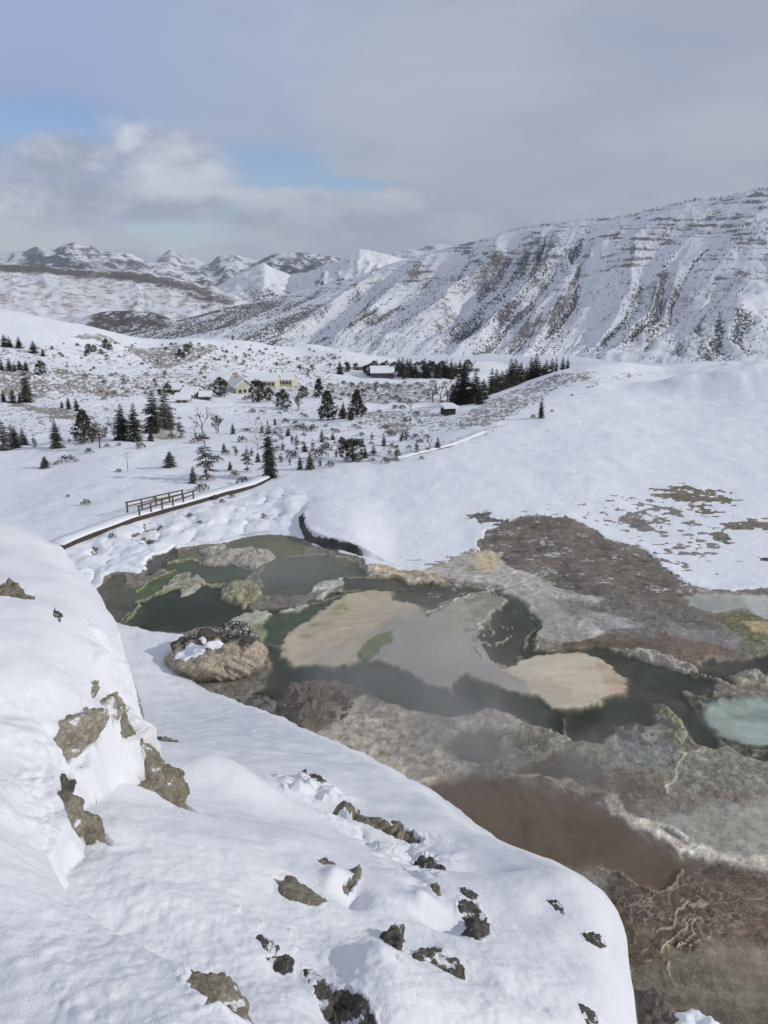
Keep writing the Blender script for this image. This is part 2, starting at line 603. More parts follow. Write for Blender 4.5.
def line(px_pts, col, width=0.25, z=0.08, amt=1.0, warp=0.8, crag=0.7, wet_=0.0):
    d = polyline_dist(nx + wx * warp, ny + wy * warp, bpoly(px_pts), 3.0) * (1 + 0.5 * fine)
    m = (1 - sstep(width * 0.35, width, d)) * amt
    k = m > 0.001; mk = m[k][:, None]
    n_tint[k] = n_tint[k] * (1 - mk) + np.clip(s2l(col) / KA * (1 + 0.3 * fine[k][:, None]), 0.004, 0.9) * mk
    n_dz[k] = n_dz[k] * (1 - m[k]) + z * m[k]
    n_wet[k] = n_wet[k] * (1 - m[k]) + wet_ * m[k]
    n_cr[k] = n_cr[k] * (1 - m[k]) + crag * m[k]


BED = -0.13
exec_paint = True
# --- bare wind-swept ground with the brown slope
patch([(476, 541), (500, 530), (522, 525), (560, 522), (600, 540), (650, 560), (700, 600), (725, 635), (700, 655), (650, 645), (610, 612), (560, 595), (520, 575), (490, 557)],
      (104, 97, 89), 2.4, 0, 0.05, 0.5, 0.0, var_n=0.5 * streak + 0.8 * fine + 0.5 * mid_, var=0.20)
n_snow[:] = np.where(b_in > 0.3, n_snow + 0.42 * sstep(0.25, 0.7, fbm(nx / 1.3, ny / 0.9, 4, 69) + 0.25) * sstep(52, 58, ny) * sstep(0.0, 0.8, nx), n_snow)
patch([(590, 600), (640, 598), (690, 610), (735, 640), (700, 650), (640, 645), (600, 632)], (104, 98, 93), 0.6, 0.1, 0.05, 0.8, 0)
patch([(420, 571), (445, 563), (475, 552), (490, 558), (530, 576), (570, 594), (606, 598), (600, 606), (560, 600), (600, 622), (612, 640), (580, 645), (550, 640), (535, 622), (520, 608), (500, 585), (470, 580), (440, 578)],
      (168, 164, 158), 0.5, 0, 0.06, 0.7, 0.10)
patch([(474, 553), (490, 552), (503, 558), (490, 572), (478, 575)], (186, 172, 146), 0.4, 0, 0.1, 0.6, 0.1)
patch([(545, 600), (585, 606), (600, 620), (570, 622), (550, 612)], (128, 122, 117), 0.5, 0, 0.03, 0.7, 0)
patch([(520, 612), (555, 604), (580, 622), (575, 640), (545, 642), (525, 628)], (150, 148, 138), 0.5, 0.2, 0.0, 0.5, 0)
patch([(590, 612), (630, 618), (650, 628), (610, 632)], (172, 168, 166), 0.4, 0, 0.05, 0.7, 0.05, amt=0.6)
patch([(372, 563), (400, 570), (440, 575), (455, 582), (420, 586), (385, 578), (362, 575)], (172, 160, 140), 0.3, 0, 0.22, 1.0, 0.25)

# --- upper left pools
patch([(98, 588), (112, 577), (126, 578), (124, 600), (116, 612), (104, 605)], (90, 86, 72), 0.15, 0.6, BED * 0.6, 0.3)
patch([(112, 604), (128, 590), (142, 588), (150, 598), (134, 612), (136, 628), (118, 622)], (84, 85, 74), 0.15, 0.6, BED * 0.5, 0.4)
patch([(228, 541), (262, 534), (300, 540), (306, 556), (300, 575), (270, 585), (240, 574), (222, 556)], (100, 99, 78), 0.2, 0.7, BED * 0.5, 0.2)
patch([(258, 572), (280, 558), (325, 556), (356, 562), (368, 574), (335, 588), (300, 594), (266, 592)], (88, 92, 84), 0.25, 0.8, BED, 0.2)
patch([(180, 556), (196, 548), (206, 552), (200, 560), (184, 562)], (104, 106, 84), 0.15, 0.6, BED * 0.5, 0.2)
patch([(158, 568), (190, 560), (228, 566), (252, 570), (246, 581), (210, 586), (186, 574)], (70, 82, 60), 0.18, 0.8, BED, 0.2)
patch([(138, 592), (152, 581), (178, 572), (192, 574), (178, 588), (152, 598), (140, 600)], (82, 94, 62), 0.15, 0.7, BED * 0.7, 0.2)
patch([(172, 578), (192, 572), (194, 582), (178, 592), (165, 596)], (150, 148, 130), 0.15, 0.2, 0.06, 1.0)
patch([(130, 616), (142, 602), (172, 592), (195, 586), (220, 588), (240, 600), (262, 610), (252, 622), (225, 628), (195, 627), (165, 628), (140, 626)], (36, 45, 31), 0.2, 0.9, BED * 1.4, 0.2)
line([(132, 618), (142, 602), (172, 592), (195, 585)], (132, 138, 112), 0.16, 0.05)
line([(160, 568), (190, 560), (228, 565)], (140, 142, 118), 0.13, 0.05)
line([(138, 594), (152, 580), (178, 571)], (140, 146, 112), 0.12, 0.05)
# --- main dark channel round the mats
patch([(236, 642), (252, 622), (266, 607), (292, 600), (325, 594), (345, 590), (372, 588), (395, 600), (430, 610), (455, 600), (475, 588), (505, 588), (525, 604), (540, 625), (530, 648), (560, 652), (600, 648),
       (635, 653), (690, 664), (722, 681), (700, 698), (698, 716), (722, 736), (768, 746), (900, 770), (900, 800), (768, 762), (712, 746), (690, 735), (672, 722), (660, 710), (652, 712), (645, 722), (622, 736),
       (598, 740), (570, 736), (545, 728), (520, 715), (490, 704), (470, 704), (440, 712), (412, 712), (390, 700), (365, 688), (335, 684), (310, 690), (292, 702), (262, 702), (245, 690), (262, 680), (265, 664), (255, 650)],
      (36, 41, 29), 0.25, 0.95, BED * 1.5, 0.15)
patch([(350, 672), (380, 664), (420, 682), (470, 692), (510, 684), (545, 700), (540, 722), (500, 712), (440, 714), (400, 706), (365, 690)], (74, 76, 66), 0.5, 0.8, BED, 0.2, amt=0.8)
patch([(240, 640), (250, 625), (290, 606), (330, 597), (345, 594), (325, 610), (300, 628), (282, 645), (262, 648)], (62, 76, 58), 0.5, 0.9, BED * 1.3, 0.2)
patch([(400, 584), (430, 582), (470, 583), (490, 588), (470, 592), (450, 600), (432, 608), (410, 606), (384, 600), (372, 592)], (60, 58, 46), 0.3, 0.8, BED, 0.2)
patch([(340, 580), (385, 576), (410, 584), (405, 592), (372, 590), (345, 590)], (72, 70, 60), 0.2, 0.8, BED, 0.2)
# --- pale shelves between them
patch([(232, 622), (248, 612), (272, 608), (275, 614), (258, 628), (240, 634)], (168, 170, 156), 0.15, 0.3, 0.03, 0.5)
patch([(230, 632), (258, 625), (266, 630), (258, 645), (238, 644)], (128, 134, 108), 0.2, 0.4, -0.03, 0.4)
patch([(305, 594), (322, 582), (345, 578), (346, 584), (325, 596)], (176, 176, 168), 0.12, 0.2, 0.05, 0.7)
patch([(284, 610), (300, 602), (312, 601), (300, 609)], (170, 172, 158), 0.10, 0.2, 0.05, 0.7)
patch([(262, 600), (285, 592), (330, 590), (305, 602), (270, 606)], (118, 114, 106), 0.3, 0.5, 0.0, 0.5)
# --- first mat, a fan with streaks
M1 = [(277, 655), (283, 642), (300, 626), (318, 612), (335, 600), (352, 592), (386, 590), (392, 600), (415, 605), (428, 618), (410, 626), (390, 627), (357, 645), (360, 660), (345, 663), (312, 667), (290, 664)]
ctr = on_plane(400, 615)
ang = np.arctan2(ny - ctr[1], nx - ctr[0]); rad = np.hypot(nx - ctr[0], ny - ctr[1])
rays_ = 0.9 * fbm(ang * 11 + 0.5 * mid_, rad * 0.45 + 0.4 * mid_, 4, 71) + 0.5 * mid_
fr1 = 0.20 * fbm(ang * 34, rad * 0.7, 3, 77)
patch(M1, (124, 120, 92), 0.4, 0.5, -0.03, 0.12, var_n=rays_, var=0.08, warp=0.9, dn=fr1 + 0.16)
patch(M1, (172, 161, 141), 0.3, 0.35, -0.015, 0.12, var_n=rays_, var=0.07, warp=0.7, dn=fr1 - 0.02)
patch([(315, 640), (350, 618), (372, 612), (380, 622), (350, 640), (330, 652)], (178, 158, 138), 0.8, 0.35, -0.015, 0.1, amt=0.5, var_n=rays_)
patch([(300, 640), (318, 614), (345, 602), (350, 612), (330, 622), (312, 640)], (120, 122, 84), 0.5, 0.4, -0.02, 0.15, amt=0.75, mask=sstep(-0.45, 0.5, rays_))
patch([(345, 640), (390, 618), (425, 606), (428, 620), (392, 628), (360, 645)], (152, 150, 138), 0.6, 0.4, -0.02, 0.1, amt=0.8)
# --- milky shallow sheet
MILK = [(388, 626), (420, 622), (432, 610), (455, 603), (470, 592), (495, 590), (509, 598), (498, 611), (480, 622), (475, 640), (490, 658), (510, 668), (545, 672), (565, 680), (530, 690), (500, 684), (468, 672), (460, 677), (454, 691),
        (432, 682), (405, 667), (372, 656)]
patch(MILK, (154, 151, 143), 0.2, 0.62, -0.02, 0.05, var=0.04)
n_dz[sdf(wxy[0], wxy[1], bpoly(MILK), 3.0) > 0.1] = -0.015
patch([(440, 608), (470, 594), (496, 592), (506, 599), (490, 614), (474, 628), (450, 626)], (150, 148, 132), 0.5, 0.3, 0.0, 0.35, amt=0.8)
patch([(354, 646), (374, 631), (390, 627), (391, 637), (380, 650), (366, 657)], (102, 110, 66), 0.15, 0.5, -0.03, 0.3)
# --- dark bay with squiggles
BAY = [(488, 620), (498, 610), (520, 610), (534, 624), (522, 640), (514, 656), (520, 664), (505, 663), (480, 647), (474, 636)]
patch(BAY, (58, 60, 50), 0.25, 0.9, BED, 0.15)
line([(424, 612), (432, 609), (455, 602), (470, 592), (496, 589), (508, 598), (497, 609), (490, 616), (480, 622), (478, 628)], (196, 186, 168), 0.11, 0.02)
line([(478, 628), (484, 626), (493, 630), (486, 634), (478, 633)], (190, 180, 162), 0.08, 0.0)
line([(476, 640), (486, 641), (498, 640), (506, 634), (512, 632)], (188, 178, 160), 0.08, 0.0)
line([(496, 622), (504, 626), (512, 624)], (180, 172, 152), 0.07, 0.0)
line([(470, 645), (480, 655), (500, 662), (515, 668)], (184, 172, 150), 0.12, 0.06)
# --- second mat
M2 = [(500, 668), (515, 660), (530, 657), (560, 654), (598, 655), (614, 664), (626, 681), (625, 693), (610, 701), (580, 705), (553, 703), (545, 698), (560, 690), (530, 684)]
ctr = on_plane(480, 672)
ang2 = np.arctan2(ny - ctr[1], nx - ctr[0]); rad2 = np.hypot(nx - ctr[0], ny - ctr[1])
rays2 = 0.9 * fbm(ang2 * 12 + 0.5 * mid_, rad2 * 0.4 + 0.4 * mid_, 4, 73) + 0.45 * mid_
fr2 = 0.18 * fbm(ang2 * 40, rad2 * 0.6, 3, 79)
patch(M2, (130, 124, 98), 0.4, 0.5, -0.03, 0.12, var_n=rays2, var=0.08, warp=0.9, dn=fr2 + 0.15)
patch(M2, (184, 174, 155), 0.3, 0.3, -0.01, 0.12, var_n=rays2, var=0.06, warp=0.7, dn=fr2 - 0.02)
patch([(600, 657), (616, 666), (626, 682), (624, 692), (608, 697), (604, 680)], (178, 152, 130), 0.5, 0.3, -0.01, 0.1, amt=0.7, var_n=rays2)
patch([(520, 680), (545, 674), (568, 684), (566, 700), (548, 702), (535, 694)], (176, 166, 148), 0.2, 0.4, -0.01, 0.1, var=0.05)
line([(480, 680), (505, 686), (535, 694)], (112, 108, 86), 0.18, -0.012, 0.7, crag=0.1)
# --- brown and white crusts below the channel
patch([(286, 690), (305, 682), (340, 680), (372, 690), (395, 702), (370, 716), (330, 730), (295, 725), (284, 708)], (112, 97, 84), 0.35, 0.1, 0.14, 1.0)
patch([(330, 688), (362, 686), (368, 698), (352, 716), (336, 712)], (100, 80, 68), 0.6, 0.1, 0.12, 0.9)
patch([(270, 700), (300, 696), (300, 730), (262, 720)], (108, 102, 90), 0.3, 0.0, 0.15, 1.1)
patch([(318, 738), (340, 712), (362, 695), (400, 704), (440, 714), (475, 706), (500, 706), (520, 718), (500, 735), (470, 750), (468, 775), (450, 790), (420, 790), (380, 770)], (160, 152, 141), 0.6, 0.1, 0.08, 0.8)
patch([(440, 745), (455, 728), (480, 722), (500, 735), (492, 755), (470, 762), (446, 757)], (98, 88, 80), 0.6, 0.8, -0.08, 0.2)
patch([(500, 735), (520, 717), (545, 728), (572, 737), (600, 741), (622, 737), (645, 724), (655, 704), (668, 712), (684, 726), (692, 742), (700, 760), (670, 778), (640, 784), (600, 770), (560, 752), (520, 752)], (116, 115, 101), 0.4, 0.2, 0.14, 1.0)
patch([(560, 715), (600, 712), (590, 735), (560, 728)], (50, 50, 44), 0.4, 0.9, BED, 0.2)
patch([(500, 775), (515, 765), (548, 752), (590, 768), (612, 786), (600, 792), (560, 786), (520, 786)], (84, 74, 66), 0.5, 0.75, -0.10, 0.15)
patch([(505, 772), (540, 790), (590, 792), (620, 800), (640, 812), (690, 800), (768, 800), (850, 810), (850, 770), (768, 770), (700, 775), (660, 780), (620, 782)], (108, 97, 85), 0.5, 0.15, 0.08, 0.8)
patch([(690, 748), (722, 738), (768, 756), (850, 775), (850, 800), (768, 798), (710, 792), (668, 788), (664, 770)], (126, 123, 110), 0.5, 0.1, 0.12, 1.0)
line([(668, 790), (680, 768), (692, 755), (705, 752)], (176, 168, 152), 0.12, 0.14)
line([(676, 752), (690, 756), (700, 752)], (186, 178, 160), 0.10, 0.14)
patch([(615, 742), (650, 736), (672, 742), (680, 760), (650, 775), (625, 768)], (120, 125, 122), 0.5, 0.2, 0.10, 0.9, amt=0.7)
patch([(610, 770), (640, 768), (665, 778), (650, 792), (618, 792)], (104, 86, 72), 0.5, 0.1, 0.08, 0.8, amt=0.8)
# brown flats
FLAT = [(445, 778), (470, 774), (520, 776), (560, 786), (600, 800), (628, 818), (650, 835), (685, 855), (702, 860), (690, 880), (670, 892), (640, 884), (615, 872), (590, 865), (400, 900), (380, 800)]
patch(FLAT, (95, 81, 67), 0.7, 0.72, -0.09, 0.15, var=0.11, var_n=0.8 * blot2 + 0.5 * fine2)
# grey sinter with its white rim
patch([(650, 815), (690, 806), (768, 802), (900, 812), (900, 880), (768, 866), (720, 856), (690, 838)], (150, 146, 136), 0.6, 0.1, 0.06, 0.55)
line([(612, 798), (622, 808), (640, 820), (660, 832), (690, 850), (720, 858), (768, 866), (860, 880)], (206, 197, 182), 0.50, 0.10, 0.9, crag=1.0)
line([(640, 818), (672, 826), (690, 840), (710, 855), (768, 862)], (216, 208, 194), 0.26, 0.14, 0.95, crag=1.0)
line([(505, 770), (540, 774), (575, 784), (604, 790), (620, 802)], (158, 146, 130), 0.18, 0.10, 0.8)
# brown rimstone terraces, bottom right
TER = [(600, 872), (625, 878), (650, 888), (690, 884), (705, 862), (768, 876), (900, 900), (900, 960), (768, 985), (720, 975), (680, 960), (640, 1000), (625, 960), (600, 900)]
dT = patch(TER, (88, 76, 64), 0.4, 0.3, 0.0, 0.8)
patch([(700, 880), (768, 880), (850, 890), (850, 940), (768, 940), (720, 930)], (104, 89, 75), 0.7, 0.2, 0.02, 0.7, amt=0.7)
patch([(636, 965), (680, 950), (730, 955), (768, 985), (900, 990), (900, 1150), (620, 1150)], (102, 96, 84), 0.7, 0.3, -0.03, 0.5, var_n=streak + 0.5 * mid_, var=0.18)
patch([(672, 940), (690, 936), (700, 948), (684, 955)], (62, 50, 40), 0.3, 0.3, -0.1, 0.6)
patch([(700, 935), (768, 945), (850, 960), (850, 1000), (720, 985)], (126, 117, 104), 0.6, 0.2, 0.0, 0.4, amt=0.8, var_n=streak, var=0.15)
# rims : contour lines of a warped field = little dams
fld = fbm((nx + 0.5 * wx) / 1.9, (ny + 0.5 * wy) / 2.6, 2, 81) * 3.2 + 0.25 * fine
rimf = np.exp(-((fld - np.round(fld)) / 0.03) ** 2)
mT = sstep(-0.2, 0.5, sdf(wxy[0], wxy[1], bpoly([(630, 886), (660, 886), (690, 868), (740, 890), (735, 950), (700, 950), (660, 965), (632, 975)]), 5.0)) * rimf
n_tint += (s2l((170, 156, 136)) / KA - n_tint) * (0.6 * mT)[:, None]
n_dz += 0.02 * mT + 0.04 * np.round(fld) * 0.3 * sstep(0, 0.8, dT)
line([(592, 868), (615, 873), (640, 884), (655, 890), (668, 893), (680, 882), (686, 866)], (150, 134, 112), 0.09, 0.07, 0.9)
line([(655, 930), (672, 920), (690, 905), (715, 908)], (178, 164, 142), 0.06, 0.03, 0.7)
line([(664, 950), (676, 930), (700, 918), (690, 935), (680, 948), (712, 938)], (172, 160, 140), 0.06, 0.03, 0.7)
line([(672, 960), (676, 975), (684, 990)], (168, 158, 140), 0.06, 0.03, 0.7)
# --- right hand pools
patch([(684, 597), (700, 592), (740, 594), (760, 600), (745, 608), (715, 612), (692, 606)], (146, 147, 140), 0.3, 0.5, -0.04, 0.2, 0)
patch([(742, 596), (850, 592), (850, 618), (768, 620), (745, 608)], (164, 166, 160), 0.3, 0.4, -0.02, 0.3, 0.0)
patch([(715, 616), (735, 612), (768, 618), (850, 622), (850, 660), (768, 660), (740, 650), (735, 632)], (98, 98, 66), 0.3, 0.4, 0.0, 0.7, 0)
patch([(745, 622), (768, 620), (850, 628), (850, 640), (768, 636), (748, 632)], (166, 150, 116), 0.3, 0.2, 0.05, 0.6, 0)
patch([(736, 640), (768, 645), (850, 650), (850, 662), (740, 655)], (108, 106, 92), 0.3, 0.2, 0.10, 1.0, 0)
patch([(672, 634), (700, 628), (735, 634), (742, 650), (716, 652), (690, 645)], (122, 118, 116), 0.4, 0.2, 0.04, 0.6, 0)
patch([(655, 648), (672, 636), (700, 644), (735, 650), (728, 660), (700, 666), (668, 660)], (108, 90, 75), 0.8, 0.2, 0.05, 0.6, 0)
patch([(585, 640), (615, 636), (655, 642), (672, 652), (640, 652), (600, 648), (560, 652)], (92, 80, 60), 0.4, 0.3, 0.03, 0.7, 0)
line([(618, 650), (640, 654), (670, 658), (685, 666), (700, 670)], (166, 158, 142), 0.22, 0.16, 0.9, crag=1.1)
patch([(690, 672), (712, 662), (740, 658), (768, 655), (850, 655), (850, 676), (768, 676), (742, 680), (728, 682), (712, 676)], (33, 31, 31), 0.2, 0.95, BED * 1.5, 0.1, 0)
line([(700, 672), (728, 683), (745, 690), (768, 694)], (164, 156, 138), 0.16, 0.10)
patch([(730, 676), (745, 674), (768, 676), (850, 680), (850, 690), (768, 686), (745, 682)], (150, 142, 116), 0.2, 0.1, 0.14, 1.0, 0)
patch([(690, 690), (720, 690), (735, 692), (768, 698), (850, 702), (850, 750), (768, 748), (730, 738), (704, 722), (692, 706)], (58, 58, 52), 0.3, 0.9, BED, 0.2)
patch([(704, 704), (716, 696), (740, 695), (768, 698), (850, 704), (850, 745), (768, 741), (745, 737), (722, 728), (708, 716)], (156, 166, 157), 0.6, 0.9, BED * 1.2, 0.1)
patch([(728, 708), (750, 706), (768, 708), (850, 712), (850, 722), (768, 720), (740, 714)], (122, 130, 122), 0.6, 0.9, BED * 1.2, 0.1, amt=0.8)
patch([(692, 690), (706, 686), (716, 700), (708, 716), (696, 704)], (104, 100, 88), 0.4, 0.3, 0.02, 0.8, amt=0.7, mask=sstep(-0.2, 0.3, fine))
patch([(604, 702), (612, 690), (668, 694), (690, 700), (672, 712), (655, 700), (648, 722), (620, 736), (560, 738), (560, 704)], (30, 34, 24), 0.4, 0.95, BED * 1.6, 0.1, amt=0.9)

crk0 = ridged((nx + wx) / 1.5, (ny + wy) / 1.9, 4, 95) - 0.5
# fine crust lines everywhere in the crusted parts, white and brown
vein = np.exp(-((fbm((nx + wx) / 1.1, (ny + wy) / 1.4, 3, 91)) / 0.05) ** 2) * sstep(0.5, 0.9, n_cr) * b_in
n_tint += (s2l((172, 164, 150)) / KA - n_tint) * (0.35 * vein)[:, None]
spk = sstep(0.25, 0.7, fine) * sstep(0.45, 0.9, n_cr) * b_in
n_tint *= (1 + 0.30 * spk)[:, None]
n_tint *= (1 + 0.45 * np.clip(crk0, -.4, .5) * sstep(0.4, 0.8, n_cr) * b_in)[:, None]
dk = sstep(0.2, 0.8, -fine2 - 0.3 * mid_) * sstep(0.45, 0.9, n_cr) * b_in
n_tint *= (1 - 0.35 * dk)[:, None]

# --- bare patches on the snow terrace
def bare(px_poly, col, soft=1.0, thr=0.0, k=1.0, seed=101, sx=1.5, sy=0.75):
    poly = gpoly(px_poly)
    d = sdf(nx, ny, poly, 8.0)
    s = fbm(nx / sx, ny / sy, 4, seed)
    m = sstep(-0.5, 0.6, np.clip(d / soft, -1.5, 1.0) * 0.75 + s * 0.9 + 0.7 * fine - thr) * sstep(-2.0, 0.2, d / soft) * k
    kk = m > 0.001
    n_snow[kk] *= (1 - m[kk])
    n_tint[kk] = n_tint[kk] * (1 - m[kk][:, None]) + (s2l(col) / KA) * (1 + 0.3 * fine[kk][:, None]) * m[kk][:, None]
    n_cr[kk] = np.maximum(n_cr[kk], 0.6 * m[kk])
    n_dz[kk] -= 0.05 * m[kk]


bare([(645, 488), (680, 484), (715, 488), (738, 498), (742, 505), (700, 508), (665, 498)], (108, 102, 88), 1.4, 0.25)
bare([(700, 505), (740, 512), (720, 518), (690, 512)], (104, 98, 88), 1.0, 0.6)
bare([(706, 533), (722, 530), (732, 540), (728, 545), (712, 540)], (100, 96, 90), 0.6, 0.1)
bare([(715, 522), (768, 515), (850, 518), (850, 535), (768, 532), (730, 532)], (108, 104, 92), 1.2, 0.35)
bare([(626, 521), (634, 517), (646, 520), (644, 528), (630, 528)], (100, 97, 95), 0.5, 0.1)
bare([(455, 519), (470, 511), (488, 512), (508, 520), (498, 526), (475, 524)], (92, 90, 88), 0.7, 0.35)
bare([(590, 494), (650, 492), (720, 515), (740, 560), (680, 582), (640, 545), (590, 525), (570, 505)], (120, 116, 112), 3.0, 0.78, 0.75, 103, 1.2, 0.8)
bare([(440, 505), (520, 500), (590, 505), (600, 532), (520, 522), (470, 530)], (150, 148, 146), 3.0, 0.95, 0.5, 105)
bare([(400, 560), (440, 558), (474, 548), (474, 572), (420, 572)], (150, 142, 128), 1.0, 0.45, 0.7, 107, 0.8, 0.5)
bare([(756, 556), (790, 556), (790, 562), (758, 561)], (70, 68, 66), 0.4, 0.0)

# --- pillows and hollows of snow between boardwalk and springs
pil_poly = bpoly([(60, 560), (75, 545), (130, 520), (200, 500), (255, 485), (300, 482), (318, 500), (300, 530), (262, 534), (228, 541), (172, 552), (140, 575), (98, 588), (60, 620)])
dP = sdf(nx, ny, pil_poly, 5.0); mP = sstep(-0.5, 2.5, dP) * (1 - b_in)
pilw = fbm(nx / 3.4 + 0.3 * mid_, ny / 4.0, 3, 111)
bil = np.abs(fbm(nx / 2.6, ny / 3.6, 2, 113))
n_dz += mP * (0.34 * pilw + 0.40 * np.sqrt(bil + 0.01) - 0.22)
pit = sstep(0.45, 0.75, -pilw - 1.2 * bil + 0.35)
n_snow -= 0.8 * pit * mP * sstep(0, 0.5, fine + 0.3)
patch([(145, 570), (160, 556), (175, 548), (182, 556), (165, 568), (150, 578)], (74, 74, 72), 0.3, 0.2, -0.2, 0.9, 0.2, amt=0.9)
# wet dark wall of the snow terrace
wall = plateau_raise(nx, ny)
pr = sdf(nx, ny, PLATEAU, 3.0) + 0.22 * fbm(nx * 0.45, ny * 0.45, 2, 5)
pxn = 384 + nx / ny * 0.95 * FOC
wm = sstep(-0.40, -0.15, pr) * (1 - sstep(0.16, 0.30, pr + 0.12 * fine)) * (1 - sstep(352, 372, pxn)) * (ny < 78)
n_snow *= 1 - wm
n_tint += (s2l((58, 57, 54)) / KA * (1 + 0.5 * fine[:, None]) - n_tint) * wm[:, None]
# snow lies thicker, never below the shore
n_dz += (1 - b_in) * 0.12 * sstep(-2.0, 0.0, sdb) * (n_snow > 0.5)
# crag relief
crk = ridged((nx + wx) / 1.5, (ny + wy) / 1.9, 4, 95) - 0.5
n_dz += n_cr * b_in * (0.10 * mid_ + 0.05 * fine + 0.02 * fine2 + 0.16 * crk) + (1 - b_in) * 0.02 * fine
n_dz = np.where((n_wet > 0.64), np.minimum(n_dz, -0.03), n_dz)

tint.reshape(-1, 3)[NI] = np.clip(n_tint, 0.004, 0.9)
snow.ravel()[NI] = np.clip(n_snow, 0, 1); wet.ravel()[NI] = n_wet
dz.ravel()[NI] = n_dz; rough_amt.ravel()[NI] = n_cr

# ---- the valley : bare bands, sage and stubble showing through
VI = np.nonzero(((GY >= 85) & (GY < 1900) & (np.abs(GA) < 0.8)).ravel())[0]
vx = GX.ravel()[VI]; vy = GY.ravel()[VI]
v_snow = snow.ravel()[VI].copy(); v_tint = tint.reshape(-1, 3)[VI].copy()
lw = np.log(vy)
va = vx / vy
vw1 = fbm(va * 60, lw * 60, 4, 121); vw2 = fbm(va * 220, lw * 160, 3, 123); vw3 = fbm(va * 420, lw * 170, 3, 125)
VC = s2l((122, 114, 100)) / KA


def vbare(px_poly, col, soft=0.004, thr=0.0, k=1.0):
    P = [(p[0] / p[1], math.log(p[1])) for p in gpoly(px_poly)]
    d = sdf(va + 0.003 * vw1, lw + 0.012 * vw1, P, 0.12)
    m = 0.86 * sstep(-1.0, 1.1, np.clip(d / soft, -2, 1) * 0.7 + 1.0 * vw3 + 0.6 * vw2 + 0.4 * vw1 - thr) * sstep(-1.5, 0, d / soft) * k
    v_snow[:] = v_snow * (1 - m)
    v_tint[:] = v_tint * (1 - m[:, None]) + (s2l(col) / KA) * (1 + 0.3 * vw2[:, None]) * m[:, None]


vbare([(0, 371), (30, 372), (50, 374), (48, 384), (30, 395), (0, 400), (-60, 398), (-60, 372)], (128, 120, 104), 0.006, 0.25)
vbare([(0, 400), (40, 407), (80, 413), (96, 418), (90, 422), (60, 418), (20, 408)], (122, 116, 104), 0.003, 0.0)
vbare([(48, 384), (66, 383), (90, 388), (125, 394), (130, 398), (100, 396), (80, 390), (55, 390)], (120, 112, 100), 0.003, 0.0)
vbare([(34, 378), (55, 386), (42, 398), (30, 400)], (112, 106, 96), 0.004, 0.2)
vbare([(40, 366), (70, 370), (90, 376), (60, 374)], (124, 116, 104), 0.003, 0.2)
vbare([(70, 338), (110, 336), (160, 339), (230, 342), (228, 346), (170, 346), (110, 343)], (128, 124, 116), 0.003, 0.15)
vbare([(60, 375), (200, 372), (330, 372), (345, 392), (260, 395), (120, 400), (70, 392)], (126, 120, 110), 0.02, 0.35, 0.85)
vbare([(320, 384), (440, 382), (450, 402), (350, 405)], (118, 112, 104), 0.02, 0.15, 0.9)
vbare([(330, 402), (450, 405), (470, 425), (360, 425)], (122, 118, 110), 0.02, 0.5, 0.8)
vbare([(380, 426), (398, 421), (412, 427), (410, 433), (390, 434)], (128, 122, 112), 0.004, -0.1)
vbare([(225, 431), (262, 426), (312, 424), (316, 431), (270, 434)], (132, 132, 130), 0.006, 0.2, 0.7)
vbare([(150, 432), (172, 427), (180, 437), (160, 440)], (170, 160, 140), 0.003, -0.1)
vbare([(455, 430), (462, 415), (490, 400), (525, 384), (560, 373), (600, 372), (590, 380), (560, 388), (545, 398), (520, 412), (490, 426)], (112, 106, 98), 0.010, 0.3, 0.95)
vbare([(560, 388), (600, 378), (640, 370), (690, 366), (640, 376), (590, 388)], (118, 114, 108), 0.006, 0.55, 0.8)
vbare([(500, 440), (560, 425), (640, 408), (768, 396), (768, 402), (640, 414), (560, 430)], (140, 140, 142), 0.006, 0.75, 0.6)
vbare([(340, 463), (400, 450), (480, 430), (520, 422), (482, 438), (400, 458)], (120, 118, 116), 0.004, 0.55, 0.8)
vbare([(60, 346), (200, 344), (350, 352), (360, 370), (100, 372)], (110, 106, 98), 0.03, 0.75, 0.9)
vbare([(-60, 345), (60, 345), (130, 400), (160, 425), (0, 440), (-60, 440)], (118, 112, 102), 0.02, 0.8, 0.9)
vbare([(215, 405), (330, 402), (470, 425), (400, 452), (300, 470), (240, 450)], (112, 110, 106), 0.02, 0.85, 0.8)
vbare([(0, 442), (160, 440), (240, 450), (300, 470), (120, 505), (0, 500)], (120, 118, 114), 0.02, 1.45, 0.7)
snow.ravel()[VI] = np.clip(v_snow, 0, 1); tint.reshape(-1, 3)[VI] = np.clip(v_tint, 0.01, 0.9)
GZ = GZ + dz

